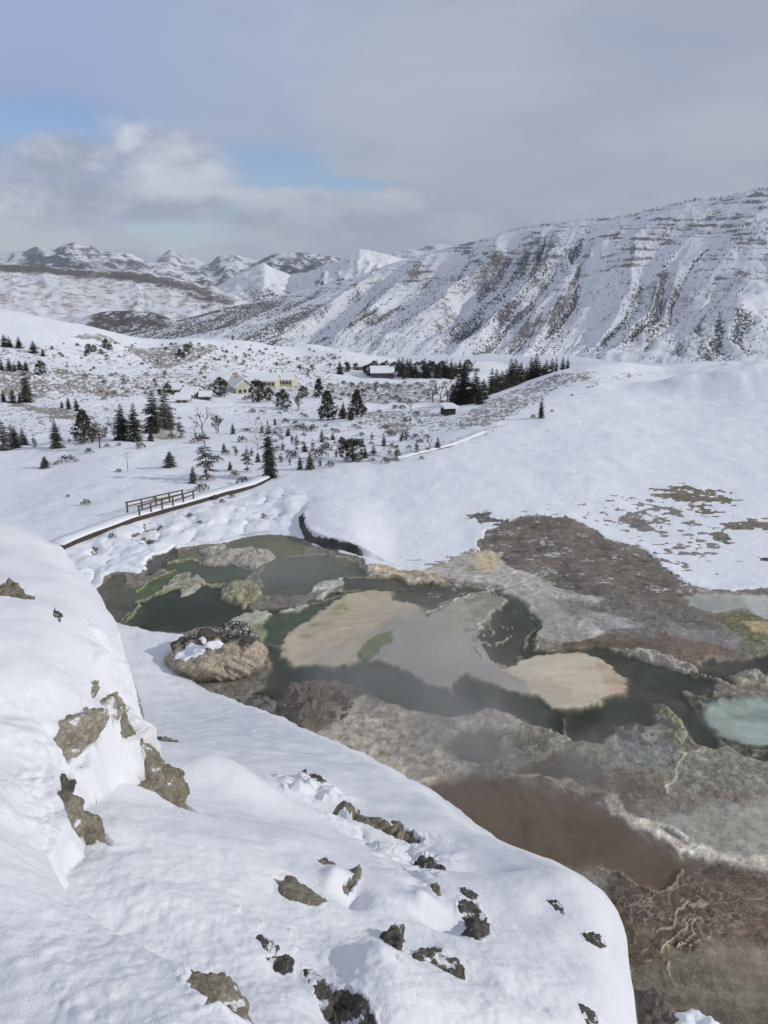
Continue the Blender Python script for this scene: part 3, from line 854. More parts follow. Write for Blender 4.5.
# ------------------------------------------------------------------ ground material
def ground_material(name, far=False):
    t = NT(name)
    tc = t.n('ShaderNodeTexCoord').outputs['Object']
    a = t.n('ShaderNodeAttribute', attribute_name='tint').outputs['Color']
    s = t.n('ShaderNodeAttribute', attribute_name='snow').outputs['Fac']
    wt = t.n('ShaderNodeAttribute', attribute_name='wet').outputs['Fac']
    cr = t.n('ShaderNodeAttribute', attribute_name='crag').outputs['Fac']
    nA = t.noise(2.2, 6, tc, 0.62); nB = t.noise(9.0, 5, tc, 0.6); nC = t.noise(0.5, 4, tc, 0.55)
    grain = t.math('ADD', t.math('MULTIPLY', nA, 0.55), t.math('MULTIPLY', nB, 0.45))
    # the minerals vary grain by grain
    dark = t.mix(1.0, a, (0.62, 0.60, 0.58), 'MULTIPLY'); light = t.mix(1.0, a, (1.32, 1.32, 1.30), 'MULTIPLY')
    v = t.mix(t.ramp(grain, 0.34, 0.66), dark, light)
    calm = t.math('SUBTRACT', 1.0, t.ramp(cr, 0.1, 0.7))
    v = t.mix(t.math('MULTIPLY', calm, 0.85), v, a)
    # crumbs of pale sinter
    nD = t.noise(4.2, 5, tc, 0.68, 0.6)
    vr = t.n('ShaderNodeTexVoronoi', feature='DISTANCE_TO_EDGE'); vr.inputs['Scale'].default_value = 1.6
    wv = t.n('ShaderNodeVectorMath', operation='ADD'); t.l(tc, wv.inputs[0])
    nw = t.n('ShaderNodeTexNoise'); nw.inputs['Scale'].default_value = 1.3; nw.inputs['Detail'].default_value = 4; t.l(tc, nw.inputs['Vector'])
    ns = t.n('ShaderNodeVectorMath', operation='SCALE'); ns.inputs['Scale'].default_value = 1.5; t.l(nw.outputs['Color'], ns.inputs[0]); t.l(ns.outputs[0], wv.inputs[1])
    t.l(wv.outputs[0], vr.inputs['Vector'])
    lines = t.math('MULTIPLY', t.math('SUBTRACT', 1.0, t.ramp(vr.outputs['Distance'], 0.01, 0.055)), t.ramp(nC, 0.42, 0.6))
    v = t.mix(t.math('MULTIPLY', lines, t.math('MULTIPLY', t.ramp(cr, 0.25, 0.8), 0.42)), v, (0.50, 0.475, 0.43))
    dkm = t.math('MULTIPLY', t.ramp(nD, 0.55, 0.68), t.math('MULTIPLY', t.ramp(cr, 0.2, 0.9), 0.42))
    v = t.mix(dkm, v, t.mix(1.0, v, (0.42, 0.39, 0.36), 'MULTIPLY'))
    sp = t.math('MULTIPLY', t.ramp(nB, 0.60, 0.67), t.math('MULTIPLY', cr, 0.5))
    sp = t.math('MULTIPLY', sp, t.math('SUBTRACT', 1.0, wt))
    v = t.mix(sp, v, (0.46, 0.44, 0.40))
    # snow with a broken margin
    e = t.math('ADD', s, t.math('MULTIPLY', t.math('SUBTRACT', grain, 0.5), 1.3))
    sf = t.ramp(e, 0.40, 0.60)
    sc = t.mix(t.ramp(nC, 0.3, 0.7), (0.73, 0.755, 0.805), (0.78, 0.80, 0.835))
    col = t.mix(sf, v, sc)
    rg = t.math('SUBTRACT', 0.92, t.math('MULTIPLY', wt, 0.45))
    p = t.n('ShaderNodeBsdfPrincipled', i_Base_Color=col, i_Roughness=rg)
    p.inputs['Specular IOR Level'].default_value = 0.25
    bs = t.math('ADD', 0.04, t.math('MULTIPLY', cr, 0.5))
    b1 = t.bump(nA, bs, 0.16)
    b2 = t.bump(nB, t.math('MULTIPLY', bs, 0.7), 0.05, b1)
    t.l(b2, p.inputs['Normal'])
    return t.out(p.outputs[0])


ground_mat = ground_material('ground_minerals_and_snow')
ground = grid_mesh('ground', GX, GY, GZ, ground_mat, {'tint': tint, 'snow': snow, 'wet': wet, 'crag': rough_amt})
tag(ground, 'snow covered terrace and valley floor with coloured mineral crusts', kind='structure')
# ------------------------------------------------------------------ the near snow slope the viewer stands on
def Yz(px, py, z):
    d = ray(px, py); return (z - H) / d[2] * d[1]


EDGE = [(60, 590, .3), (95, 606, .3), (122, 622, .3), (150, 628, .3), (183, 631, .3), (203, 640, .3), (188, 650, .35), (176, 658, .4), (184, 672, .5), (203, 685, .6), (235, 697, 1.2), (262, 707, 3.0), (285, 713, 5.5),
        (300, 722, 8.0), (330, 733, 10.0), (360, 748, 12.2), (400, 765, 14.3), (430, 780, 15.6), (465, 803, 16.7), (500, 831, 17.5), (530, 845, 17.9), (560, 857, 18.25),
        (585, 870, 18.6), (603, 884, 18.85), (618, 905, 19.05), (626, 930, 19.2), (630, 960, 19.35), (636, 990, 19.45), (640, 1024, 19.5), (642, 1090, 19.6), (644, 1250, 19.75)]
edge3 = [np.array(at(px, py, Yz(px, py, z))) for px, py, z in EDGE]
ep = [tuple(p[:2]) for p in edge3] + [(1.0, 0.6), (1.0, -3), (-30, -3), (-60, 20), (-50, 52)]

sp = []


def spt(px, py, Y=None, z=None):
    if Y is None: Y = Yz(px, py, z)
    p = at(px, py, Y); sp.append((p[0] / p[1], math.log(p[1]), p[2]))


for px, py, z in EDGE[2:-1]: spt(px, py, z=z)
for t in [(100, 800, 4.2), (100, 900, 3.05), (200, 1024, 2.25), (400, 1024, 2.6), (560, 1024, 3.05), (180, 800, 5.0), (300, 900, 3.7), (190, 762, 9.0), (250, 772, 8.7), (300, 772, 10.0), (350, 790, 9.3),
          (300, 812, 6.7), (220, 792, 6.5), (450, 900, 4.4), (560, 960, 3.9), (500, 870, 5.9), (400, 850, 6.0), (200, 742, 17.5), (250, 741, 16.5), (0, 1024, 1.95), (0, 900, 2.8), (0, 820, 3.9), (60, 960, 2.55),
          (520, 920, 4.5), (590, 930, 4.5), (400, 940, 3.55), (140, 745, 9.0), (150, 770, 6.2)]: spt(*t)
for t in [(150, 655, .7), (130, 640, .5), (200, 695, 1.2), (165, 690, 2.2), (170, 715, 5.0), (230, 712, 4.5), (100, 640, 1.0)]: spt(t[0], t[1], z=t[2])
for px in (-200, -500):
    for py, z in ((1024, 21.7), (850, 20.5), (750, 18), (660, 8), (610, 1)): spt(px, py, z=z)
for Yn, an_ in ((0.8, (-1, -.5, 0, .4, .9)), (1.4, (-1, -.5, 0, .4, .9))):
    for a_ in an_: sp.append((a_, math.log(Yn), 21.75 - 0.25 * Yn - 1.3 * max(a_, 0)))
for Yn, z_ in ((2.2, 19.4), (3.5, 18.6), (6.0, 17.0), (10, 14.2), (20, 8.0), (40, 0.5)):
    sp.append((.6, math.log(Yn), z_)); sp.append((.95, math.log(Yn), z_))
shelf_tps = TPS(sp, lam=0.003)

MEDGE = [(-260, 500, 9.6), (-40, 511, 9.2), (0, 515, 8.8), (30, 521, 8.5), (60, 540, 8.1), (85, 566, 7.5), (100, 590, 7.0), (110, 608, 6.7), (116, 625, 6.45), (124, 645, 6.15), (131, 670, 5.8), (139, 695, 5.5), (146, 715, 5.25),
         (148, 722, 5.0), (128, 716, 4.85), (108, 716, 4.7), (92, 728, 4.45), (72, 742, 4.15), (58, 752, 4.0), (60, 772, 3.75), (64, 790, 3.5), (54, 808, 3.3), (41, 824, 3.1), (45, 845, 2.95), (62, 872, 2.72), (95, 900, 2.5),
         (135, 925, 2.33), (175, 950, 2.18), (215, 1000, 1.93), (260, 1100, 1.5)]
m3 = [np.array(at(*t)) for t in MEDGE]
mp = [tuple(p[:2]) for p in m3] + [(1.5, 0.2), (1.5, -3), (-20, -3), (-22, 8)]
mt = []
for p in m3: mt.append((p[0] / p[1], math.log(p[1]), p[2]))
for t in [(0, 600, 5.4), (50, 625, 5.2), (0, 700, 3.9), (80, 690, 4.5), (0, 800, 2.95), (0, 900, 2.33), (0, 1024, 1.8), (35, 740, 3.7), (30, 880, 2.45), (80, 960, 2.1), (-200, 600, 5.6), (-200, 800, 3.0), (-200, 1000, 1.85), (90, 630, 5.7), (110, 660, 5.3), (40, 570, 6.8)]:
    p = at(*t); mt.append((p[0] / p[1], math.log(p[1]), p[2]))
for a_ in (-1.1, -.5, 0, .5):
    for Yn in (.8, 1.2): mt.append((a_, math.log(Yn), 21.9))
for Yn in (2.5, 4, 6): mt.append((.1, math.log(Yn), 21.4)); mt.append((.5, math.log(Yn), 21.2))
mound_tps = TPS(mt, lam=0.002)


def fg_raw(x, y):
    yy = np.clip(y, 0.7, 60); a = np.clip(x / yy, -1.15, 0.95); v = np.log(yy)
    zs = np.minimum(shelf_tps(a, v), 21.9)
    sc_ = np.clip(yy * 0.16, 0.25, 1.6)
    wob = 0.035 * sc_ * fbm(x / sc_, y / sc_, 3, 201) + 0.035 * np.clip(yy / 5, .5, 2.5) * fbm(x / (0.07 * yy), y / (0.07 * yy), 3, 202)
    dS = sdf(x, y, ep, 80) + wob * 0.8
    out = np.clip(-dS, 0, None)
    zs = zs - 1.9 * np.clip(out - 0.0, 0, None) - 0.10 * sc_ * (1 - sstep(0, 0.5 * sc_, dS)) - 1.2 * (np.sqrt(out + 0.02) - 0.1414)
    zm = mound_tps(np.clip(a, -1.1, 0.6), np.clip(v, math.log(1.0), math.log(11)))
    zm = np.minimum(zm, 22.1)
    dM = sdf(x, y, mp, 40) + (0.045 + 0.05 * sstep(5.7, 5.0, y) * sstep(2.9, 3.5, y)) * fbm(x / 0.6, y / 0.6, 3, 203)
    outm = np.clip(-dM, 0, None)
    # near the feet the mound runs out softly into the shelf
    soft = 1 - sstep(2.2, 3.2, y)
    steep = 6.0 * (1 - soft) + 1.1 * soft
    zm = zm - steep * outm - 0.09 * (1 - sstep(0, 0.35, dM)) - 0.7 * (1 - soft) * (np.sqrt(outm + 0.01) - 0.1)
    k = 0.05 + 0.10 * soft
    h = np.clip(0.5 + 0.5 * (zm - zs) / k, 0, 1)
    z = zs * (1 - h) + zm * h + k * h * (1 - h)
    onM = h
    return z, onM, dS, dM


def fg_lumps(x, y):
    yy = np.clip(y, 0.8, 60)
    s = np.clip(yy * 0.11, 0.2, 2.0)
    z = 0.0
    # drifts of several sizes; amplitude follows the size of the lump
    z = z + 0.044 * fbm(x / 0.80, y / 1.0, 3, 211) * sstep(1.0, 3.0, yy)
    z = z + 0.06 * fbm(x / 3.0, y / 3.4, 3, 213) * sstep(5, 11, yy)
    z = z + 0.014 * fbm(x / 0.20 + 0.6 * y, y / 0.26, 3, 215) * (1 - sstep(3, 8, yy))
    z = z + 0.006 * fbm(x / 0.05, y / 0.05, 2, 217) * (1 - sstep(2.5, 5, yy))
    return z


_fy = np.geomspace(1.2, 56, 900)


def fg_smooth(x, y):
    return fg_raw(x, y)[0] + fg_lumps(x, y) + fg_feat(x, y)


FEATS = []


def fg_feat(x, y):
    z = np.zeros(np.shape(x))
    for cx_, cy_, rx, ry, h, an in FEATS:
        dx = (x - cx_) * math.cos(an) + (y - cy_) * math.sin(an); dy = -(x - cx_) * math.sin(an) + (y - cy_) * math.cos(an)
        r2 = (dx / rx) ** 2 + (dy / ry) ** 2
        z = z + h * np.exp(-r2 * 1.6)
    return z


def fg_hit(px, py):
    d = ray(px, py)
    X = d[0] / d[1] * _fy; Z = H + d[2] / d[1] * _fy
    g = fg_smooth(X, _fy)
    b = np.nonzero(Z < g)[0]
    if not len(b): return None
    i = max(1, b[0]); f0, f1 = Z[i - 1] - g[i - 1], Z[i] - g[i]
    t = f0 / (f0 - f1 + 1e-9); Y = _fy[i - 1] + (_fy[i] - _fy[i - 1]) * t
    return np.array([d[0] / d[1] * Y, Y, H + d[2] / d[1] * Y])


def feat(px, py, rx, ry, h, an=0.0):
    p = fg_hit(px, py)
    FEATS.append((p[0], p[1], rx, ry, h, R(an)))


# pillows and hollows seen in the snow
for f in [(222, 790, .55, .45, .26), (262, 798, .6, .5, .16), (205, 770, .7, .5, .12), (375, 965, .22, .22, .13), (400, 1000, .35, .3, .10), (330, 960, .2, .2, -.06), (352, 892, .12, .2, -.14), (335, 880, .10, .25, .07),
          (120, 770, .4, .3, .10), (100, 830, .3, .25, .05), (440, 920, .25, .15, -.10), (425, 905, .18, .15, .08), (470, 965, .25, .14, -.10), (330, 800, .9, .5, -.22), (380, 830, .7, .4, -.18), (470, 870, .5, .3, -.08),
          (310, 785, .5, .35, .14), (340, 1010, .14, .16, -.14), (520, 990, .3, .2, -.07), (250, 860, .5, .3, .05), (160, 900, .4, .2, .05), (545, 880, .6, .5, .10), (300, 840, .5, .5, .08), (280, 970, .16, .14, -.05)]:
    feat(*f)

# ---- the sheet
fr = np.concatenate([np.geomspace(0.7, 1.5, 30)[:-1], np.geomspace(1.5, 12, 620)[:-1], np.geomspace(12, 56, 230)])
fc = np.concatenate([np.linspace(-3.5, -1.0, 24), np.linspace(-0.96, -0.57, 40), np.linspace(-0.565, 0.42, 700), np.linspace(0.43, 0.95, 60), np.linspace(1.0, 3.5, 20)])
FA, FY = np.meshgrid(fc, fr)
FX = FA * FY
zraw, onM, dS_, dM_ = fg_raw(FX, FY)
FZ = zraw + fg_lumps(FX, FY) + fg_feat(FX, FY)
P3 = np.stack([FX, FY, FZ], -1)

# slope for the snow cover : very steep faces lose their snow in patches
def grid_normal(P):
    du = np.gradient(P, axis=1); dv = np.gradient(P, axis=0)
    n = np.cross(du, dv); n /= np.linalg.norm(n, axis=-1, keepdims=True) + 1e-12
    n[n[..., 2] < 0] *= -1
    return n


FN = grid_normal(P3)
face_n = fbm(FX / 0.35, FZ / 0.22, 3, 221) + 0.5 * fbm(FY / 0.3, FZ / 0.3, 2, 223)
near_step = (np.abs(dM_) < 1.2) & (FY < 6.0) & (FY > 2.9)
bare_f = sstep(0.42, 0.28, FN[..., 2] + 0.16 * face_n) * near_step * sstep(0.20, 0.50, face_n + 0.3 * fbm(FX / 0.9, FZ / 0.7, 2, 227))
bare_f = bare_f * (1 - sstep(-0.02, 0.10, dM_))
bare_f = bare_f * 0.0      # the cliff is plastered with snow; its rock shows as rocks below
fsnow = 1 - bare_f
side_ = sstep(0.05, 0.16, -dS_ + 0.05 * fbm(FX / .2, FY / .2, 3, 228)) * (FY < 7)
fsnow = np.minimum(fsnow, 1 - side_)
# snow plastered on the cliff hangs in lobes
plast = near_step * sstep(0.75, 0.45, FN[..., 2])
P3 += FN * (plast * (0.07 * fbm(FX / 0.20, FY / 0.35, 3, 251) + 0.05 * np.abs(fbm(FX / 0.16, FZ / 0.5, 2, 253))))[..., None]
# broken crust along the crease that runs down the slope
_cr = []
for _p in [(300, 782), (330, 806), (365, 826), (400, 845), (425, 872), (440, 895), (462, 920), (490, 945), (515, 968), (545, 1000)]:
    _hp = fg_hit(*_p)
    if _hp is not None: _cr.append(tuple(_hp[:2]))
cd = polyline_dist(FX + 0.15 * fbm(FX / .4, FY / .4, 2, 255), FY, _cr, 3.0)
cw = np.clip(FY * 0.055, .16, .7)
cm = np.exp(-(cd / cw) ** 2) * (FY < 14) * sstep(-0.3, 0.3, fbm(FX / .7, FY / .7, 2, 257))
cn1 = fbm(FX / 0.34, FY / 0.34, 3, 259)
P3[..., 2] += cm * cw * (0.38 * (np.abs(cn1) - 0.25) + 0.16 * np.round(2.2 * fbm(FX / .28, FY / .4, 2, 261)) / 2.2)
# rib the bare face
P3 += FN * (0.05 * bare_f * fbm(FX / 0.12, FZ / 0.18, 3, 225))[..., None]

ROCKS = []


def near_rock(name, px_poly, label, col, dome=0.08, rough=0.05, depth=0.14, lift=0.0, mat=None, strata=0.0, group=None):
    """a rock that shows through the snow: snow is pushed back round its outline, the rock itself is a rough lump lying in the hole"""
    global P3
    pts = []
    for p in px_poly:
        h = fg_hit(*p)
        if h is not None: pts.append(h)
    if len(pts) < 3:
        print('no ground for', label); return None
    pts = np.array(pts); c = pts.mean(0)
    # spread of the outline gives its plane; keep it facing up / to the open side
    q = pts - c
    u_, s_, vt = np.linalg.svd(q, full_matrices=False)
    n = vt[2]
    # mix with the local ground normal for a stable plane
    e = 0.12
    gx = (fg_smooth(np.array([c[0] + e]), np.array([c[1]])) - fg_smooth(np.array([c[0] - e]), np.array([c[1]])))[0] / (2 * e)
    gy = (fg_smooth(np.array([c[0]]), np.array([c[1] + e])) - fg_smooth(np.array([c[0]]), np.array([c[1] - e])))[0] / (2 * e)
    gn = np.array([-gx, -gy, 1.0]); gn /= np.linalg.norm(gn)
    vdir = np.array([0, 0, H]) - c; vdir /= np.linalg.norm(vdir)
    if n @ vdir < 0: n = -n
    if n @ vdir < 0.25 or s_[2] > 0.45 * s_[1]:
        n = gn + 0.5 * vdir
        n /= np.linalg.norm(n)
    U = np.cross([0, 0, 1.0], n); U /= np.linalg.norm(U) + 1e-9
    V = np.cross(n, U)
    # outline seen from the viewer, carried on to the plane
    eye = np.array([0, 0, H])
    pu = []
    for p in px_poly:
        d = ray(*p); t = ((c - eye) @ n) / (d @ n); h = eye + d * t - c
        pu.append((h @ U, h @ V))
    pu = np.array(pu)
    size = math.sqrt(abs(0.5 * np.sum(pu[:, 0] * np.roll(pu[:, 1], -1) - pu[:, 1] * np.roll(pu[:, 0], -1))))
    depth = min(depth, 0.4 * size); lift = lift + 0.02 * min(1, size / 0.3)
    # hole in the snow
    rel = P3 - c
    nn = rel @ n
    sel = (np.abs(nn) < max(0.5, size)) & (np.linalg.norm(rel, axis=-1) < size * 2.2)
    a = (rel @ U)[sel]; b = (rel @ V)[sel]
    sd_ = sdf(a + 0.10 * size * fbm(a / size * 4 + c[0] * 9, b / size * 4, 4, 231), b + 0.10 * size * fbm(a / size * 4, b / size * 4 + c[1] * 9, 4, 237), pu, size)
    push = sstep(0.0, 0.045 * size, sd_)
    lip = np.exp(-((sd_ + 0.06 * size) / (0.05 * size)) ** 2) * 0.035 * size
    tgt = np.minimum(nn[sel], lift - 0.02) - depth * 0.5
    P3[sel] += (n[None, :] * ((tgt - nn[sel]) * push + lip * (1 - push))[:, None])
    # the rock
    lo, hi = pu.min(0) - 0.25 * size, pu.max(0) + 0.25 * size
    N = int(np.clip(size * 110, 34, 100))
    gu, gv = np.meshgrid(np.linspace(lo[0], hi[0], N), np.linspace(lo[1], hi[1], N))
    sd_ = sdf(gu + 0.10 * size * fbm(gu / size * 4 + c[0] * 9, gv / size * 4, 4, 231), gv + 0.10 * size * fbm(gu / size * 4, gv / size * 4 + c[1] * 9, 4, 237), pu, size * 2)
    sx = size
    hgt = lift - 0.01 + dome * np.sqrt(np.clip(sd_ / (0.35 * size), 0, 1)) \
        + rough * (1.0 * fbm(gu / sx * 2.6 + c[0] * 7, gv / sx * 2.6 + c[1] * 5, 4, 241) + 0.5 * (ridged(gu / sx * 5 + c[0], gv / sx * 4, 3, 243) - 0.5)) \
        + 0.18 * rough * fbm(gu / 0.025, gv / 0.025, 3, 245)
    if strata:
        ph = (gv * 0.9 + gu * 0.35) / strata + 0.6 * fbm(gu / sx * 2, gv / sx * 2, 2, 247)
        hgt += rough * 0.9 * (np.abs((ph % 1.0) - 0.5) * 2 - 0.5)
    hgt = np.where(sd_ < 0, hgt - 1.3 * np.clip(-sd_ / (0.22 * size), 0, 1) * (depth + 0.25 * size), hgt)
    G = c + gu[..., None] * U + gv[..., None] * V + hgt[..., None] * n
    keep = sd_ > -0.22 * size
    o = grid_mesh(name, G[..., 0], G[..., 1], G[..., 2], mat, keep=keep)
    # close it underneath
    bm = bmesh.new(); bm.from_mesh(o.data)
    be = [e_ for e_ in bm.edges if e_.is_boundary]
    ret = bmesh.ops.extrude_edge_only(bm, edges=be)
    vs2_ = [g for g in ret['geom'] if isinstance(g, bmesh.types.BMVert)]
    bmesh.ops.translate(bm, verts=vs2_, vec=Vector(-n * (0.3 * size)))
    bmesh.ops.contextual_create(bm, geom=[e_ for e_ in bm.edges if e_.is_boundary])
    bm.to_mesh(o.data); bm.free()
    # origin at the rock
    M = Matrix.Translation(-Vector(c)); o.data.transform(M); o.location = Vector(c)
    tag(o, label, 'rock', group)
    ROCKS.append(o)
    return o


def rock_material(name, c0, c1, c2, scale=9.0, dust=False):
    t = NT(name)
    tc = t.n('ShaderNodeNewGeometry').outputs['Position']
    n1 = t.noise(scale * 0.5, 6, tc, 0.62); n2 = t.noise(scale * 3.2, 5, tc, 0.65); n3 = t.noise(scale * 12, 3, tc, 0.6)
    v = t.n('ShaderNodeTexVoronoi', feature='DISTANCE_TO_EDGE'); v.inputs['Scale'].default_value = scale * 1.1
    wv = t.n('ShaderNodeVectorMath', operation='ADD'); t.l(tc, wv.inputs[0])
    nn = t.n('ShaderNodeTexNoise'); nn.inputs['Scale'].default_value = scale * 0.8; t.l(tc, nn.inputs['Vector'])
    sc_ = t.n('ShaderNodeVectorMath', operation='SCALE'); sc_.inputs['Scale'].default_value = 2.2 / scale; t.l(nn.outputs['Color'], sc_.inputs[0])
    t.l(sc_.outputs[0], wv.inputs[1]); t.l(wv.outputs[0], v.inputs['Vector'])
    crack = t.ramp(v.outputs['Distance'], 0.0, 0.10)
    c = t.mix(t.ramp(n1, 0.34, 0.66), c0, c1)
    c = t.mix(t.math('MULTIPLY', t.ramp(n2, 0.52, 0.70), 0.75), c, c2)
    c = t.mix(t.math('MULTIPLY', t.ramp(n3, 0.55, 0.75), 0.5), c, tuple(x * 0.45 for x in c0))
    c = t.mix(t.math('MULTIPLY', t.math('SUBTRACT', 1.0, crack), 0.35), c, tuple(x * 0.35 for x in c0))
    hgt = t.math('ADD', t.math('ADD', t.math('MULTIPLY', n2, 0.6), t.math('MULTIPLY', n3, 0.35)), t.math('MULTIPLY', crack, 0.15))
    if dust:
        sn = t.n('ShaderNodeSeparateXYZ', i_Vector=t.n('ShaderNodeNewGeometry').outputs['Normal'])
        dm = t.math('MULTIPLY', t.ramp(n1, dust, dust + 0.03), t.ramp(sn.outputs[2], 0.30, 0.65))
        dm = t.math('MULTIPLY', dm, t.ramp(n2, 0.36, 0.42))
        c = t.mix(dm, c, SNOW)
    p = t.n('ShaderNodeBsdfPrincipled', i_Base_Color=c, i_Roughness=0.9)
    p.inputs['Specular IOR Level'].default_value = 0.2
    t.l(t.bump(hgt, 0.9, 0.25 / scale), p.inputs['Normal'])
    return t.out(p.outputs[0])


rk_brown = rock_material('olive_brown_rock', (.155, .135, .098), (.27, .245, .195), (.40, .375, .32), 14, .62)
rk_dark = rock_material('dark_rock', (.060, .056, .050), (.135, .125, .108), (.24, .23, .21), 16, .56)
rk_pale = rock_material('pale_travertine', (.24, .215, .17), (.40, .37, .31), (.55, .52, .46), 12, .55)

NR = [
    ([(104, 700), (112, 694), (120, 700), (124, 714), (116, 722), (108, 714)], 'pale rock half hidden in the white snow-plastered cliff', rk_pale, .04, .05),
    ([(126, 684), (132, 682), (138, 694), (140, 708), (133, 704)], 'thin pale rock strip near the outer edge of the snow-plastered cliff', rk_pale, .03, .04),
    ([(0, 586), (12, 583), (24, 590), (34, 600), (24, 605), (8, 602), (-6, 604), (-8, 590)], 'flat brown rock showing in the smooth snow of the mound by the picture edge', rk_brown, .04, .05),
    ([(55, 738), (66, 722), (82, 712), (98, 706), (103, 720), (96, 738), (88, 748), (76, 752), (66, 764), (58, 752)], 'pale tan rock face under the snow lip of the mound, beside a cave-like gap', rk_pale, .05, .07),
    ([(42, 818), (56, 796), (68, 790), (82, 806), (98, 822), (110, 846), (94, 844), (80, 842), (66, 850), (52, 846), (46, 836)], 'grey wedge-shaped rock under the snow edge of the mound', rk_brown, .06, .06),
    ([(118, 730), (136, 740), (150, 752), (166, 764), (182, 770), (188, 784), (184, 802), (180, 822), (168, 824), (154, 820), (150, 806), (142, 794), (136, 786), (146, 774), (138, 760), (122, 744)], 'long olive brown rock slab running down the snow below the cliff', rk_brown, .09, .07),
    ([(117, 722), (122, 712), (128, 722), (134, 738), (124, 736)], 'small grey rock just under the white snow-plastered cliff', rk_brown, .03, .03),
    ([(64, 776), (72, 782), (70, 796), (62, 800), (58, 790)], 'narrow dark rock between the two rocks of the mound edge', rk_dark, .03, .03),
    ([(274, 880), (288, 879), (300, 886), (316, 894), (323, 902), (320, 909), (306, 905), (292, 900), (280, 893)], 'oval olive rock patch alone in the middle of the snow', rk_brown, .03, .025),
    ([(336, 893), (342, 886), (350, 880), (356, 872), (359, 864), (362, 871), (359, 882), (350, 892), (343, 901), (337, 899)], 'curved rock rib on the rim of a small snow hollow', rk_brown, .03, .03),
    ([(318, 859), (326, 857), (336, 863), (333, 868), (322, 866)], 'tiny brown rock above the curved rock rib', rk_brown, .015, .015),
    ([(178, 986), (186, 976), (202, 980), (216, 976), (230, 986), (243, 1000), (247, 1015), (246, 1040), (180, 1045), (174, 1010)], 'biggest olive gravelly rock at the bottom of the snow slope', rk_brown, .05, .04),
    ([(253, 936), (261, 934), (272, 944), (280, 950), (276, 954), (264, 950)], 'upper sliver of dark flaky rock near the olive gravelly rock', rk_dark, .015, .02),
    ([(262, 956), (272, 955), (284, 954), (294, 962), (293, 972), (282, 974), (274, 970), (274, 962)], 'lower forked piece of dark flaky rock near the olive gravelly rock', rk_dark, .02, .025),
    ([(304, 968), (311, 967), (320, 980), (328, 990), (334, 1000), (332, 1012), (322, 1008), (314, 996), (308, 984)], 'slanting grey rock strip along a dark hole in the snow', rk_dark, .02, .03),
    ([(334, 994), (350, 993), (362, 1002), (370, 1014), (376, 1030), (350, 1040), (336, 1026), (330, 1008)], 'black rock in the deep hole at the bottom of the slope', rk_dark, -.06, .04),
    ([(384, 932), (392, 926), (402, 924), (404, 934), (400, 944), (402, 952), (392, 952), (386, 946)], 'black lumpy rock standing in the snow above the hump', rk_dark, .04, .04),
    ([(406, 958), (418, 951), (432, 949), (446, 954), (462, 962), (466, 970), (456, 972), (440, 964), (424, 960), (412, 966)], 'long dark rock ridge on the crest of the snow hump', rk_dark, .025, .03),
    ([(424, 950), (434, 946), (442, 950), (434, 954)], 'small dark rock touching the long dark ridge', rk_dark, .015, .015),
    ([(338, 806), (352, 806), (368, 815), (384, 824), (402, 832), (414, 840), (420, 852), (410, 856), (396, 846), (380, 836), (362, 828), (346, 818)], 'rough broken rock band along the crease of the snow slope', rk_brown, .08, .10),
    ([(298, 776), (306, 770), (318, 776), (326, 784), (318, 790), (304, 784)], 'snow-capped rock at the upper end of the crease', rk_dark, .05, .06),
    ([(390, 821), (400, 822), (406, 832), (398, 834)], 'small upright rock behind the broken rock band', rk_brown, .05, .05),
    ([(430, 886), (437, 880), (441, 892), (438, 902), (432, 898)], 'slim grey rock beside a smooth snow bulge', rk_brown, .02, .025),
    ([(458, 906), (467, 902), (478, 908), (484, 918), (487, 930), (484, 940), (474, 942), (466, 934), (468, 922), (460, 914)], 'jagged black rock cluster at the lower end of the crease', rk_dark, .05, .06),
    ([(458, 888), (468, 889), (478, 896), (474, 900), (464, 896)], 'thin flat rock above the jagged black cluster', rk_dark, .02, .02),
    ([(418, 856), (430, 858), (446, 868), (440, 872), (426, 866)], 'flat grey rock between the rock band and the snow bulge', rk_dark, .02, .03),
    ([(584, 934), (592, 931), (600, 938), (606, 945), (598, 948), (588, 942)], 'dark rock pair piece on the big smooth snow lobe', rk_dark, .02, .025),
    ([(545, 900), (556, 900), (563, 908), (564, 915), (558, 912), (552, 905)], 'faint curved rock edge near the top of the big snow lobe', rk_dark, .012, .02),
    ([(578, 1004), (592, 1010), (598, 1024), (590, 1030), (582, 1018)], 'dark rock at the bottom foot of the snow lobe', rk_dark, .02, .02),
    ([(158, 736), (168, 738), (186, 744), (176, 748), (164, 744)], 'small rock crumbs on the snow shelf right of the white cliff', rk_brown, .04, .06),
    ([(54, 608), (62, 614), (60, 622), (53, 616)], 'little dark rock on the steep side of the mound', rk_dark, .02, .03),
    ([(92, 682), (98, 680), (100, 690), (94, 694)], 'little tan rock in the side of the mound above the cliff', rk_pale, .02, .03),
]
for poly, lab, m, dome, rough in NR:
    near_rock('rock', poly, lab, None, dome * 0.55, rough * 0.9, mat=m)

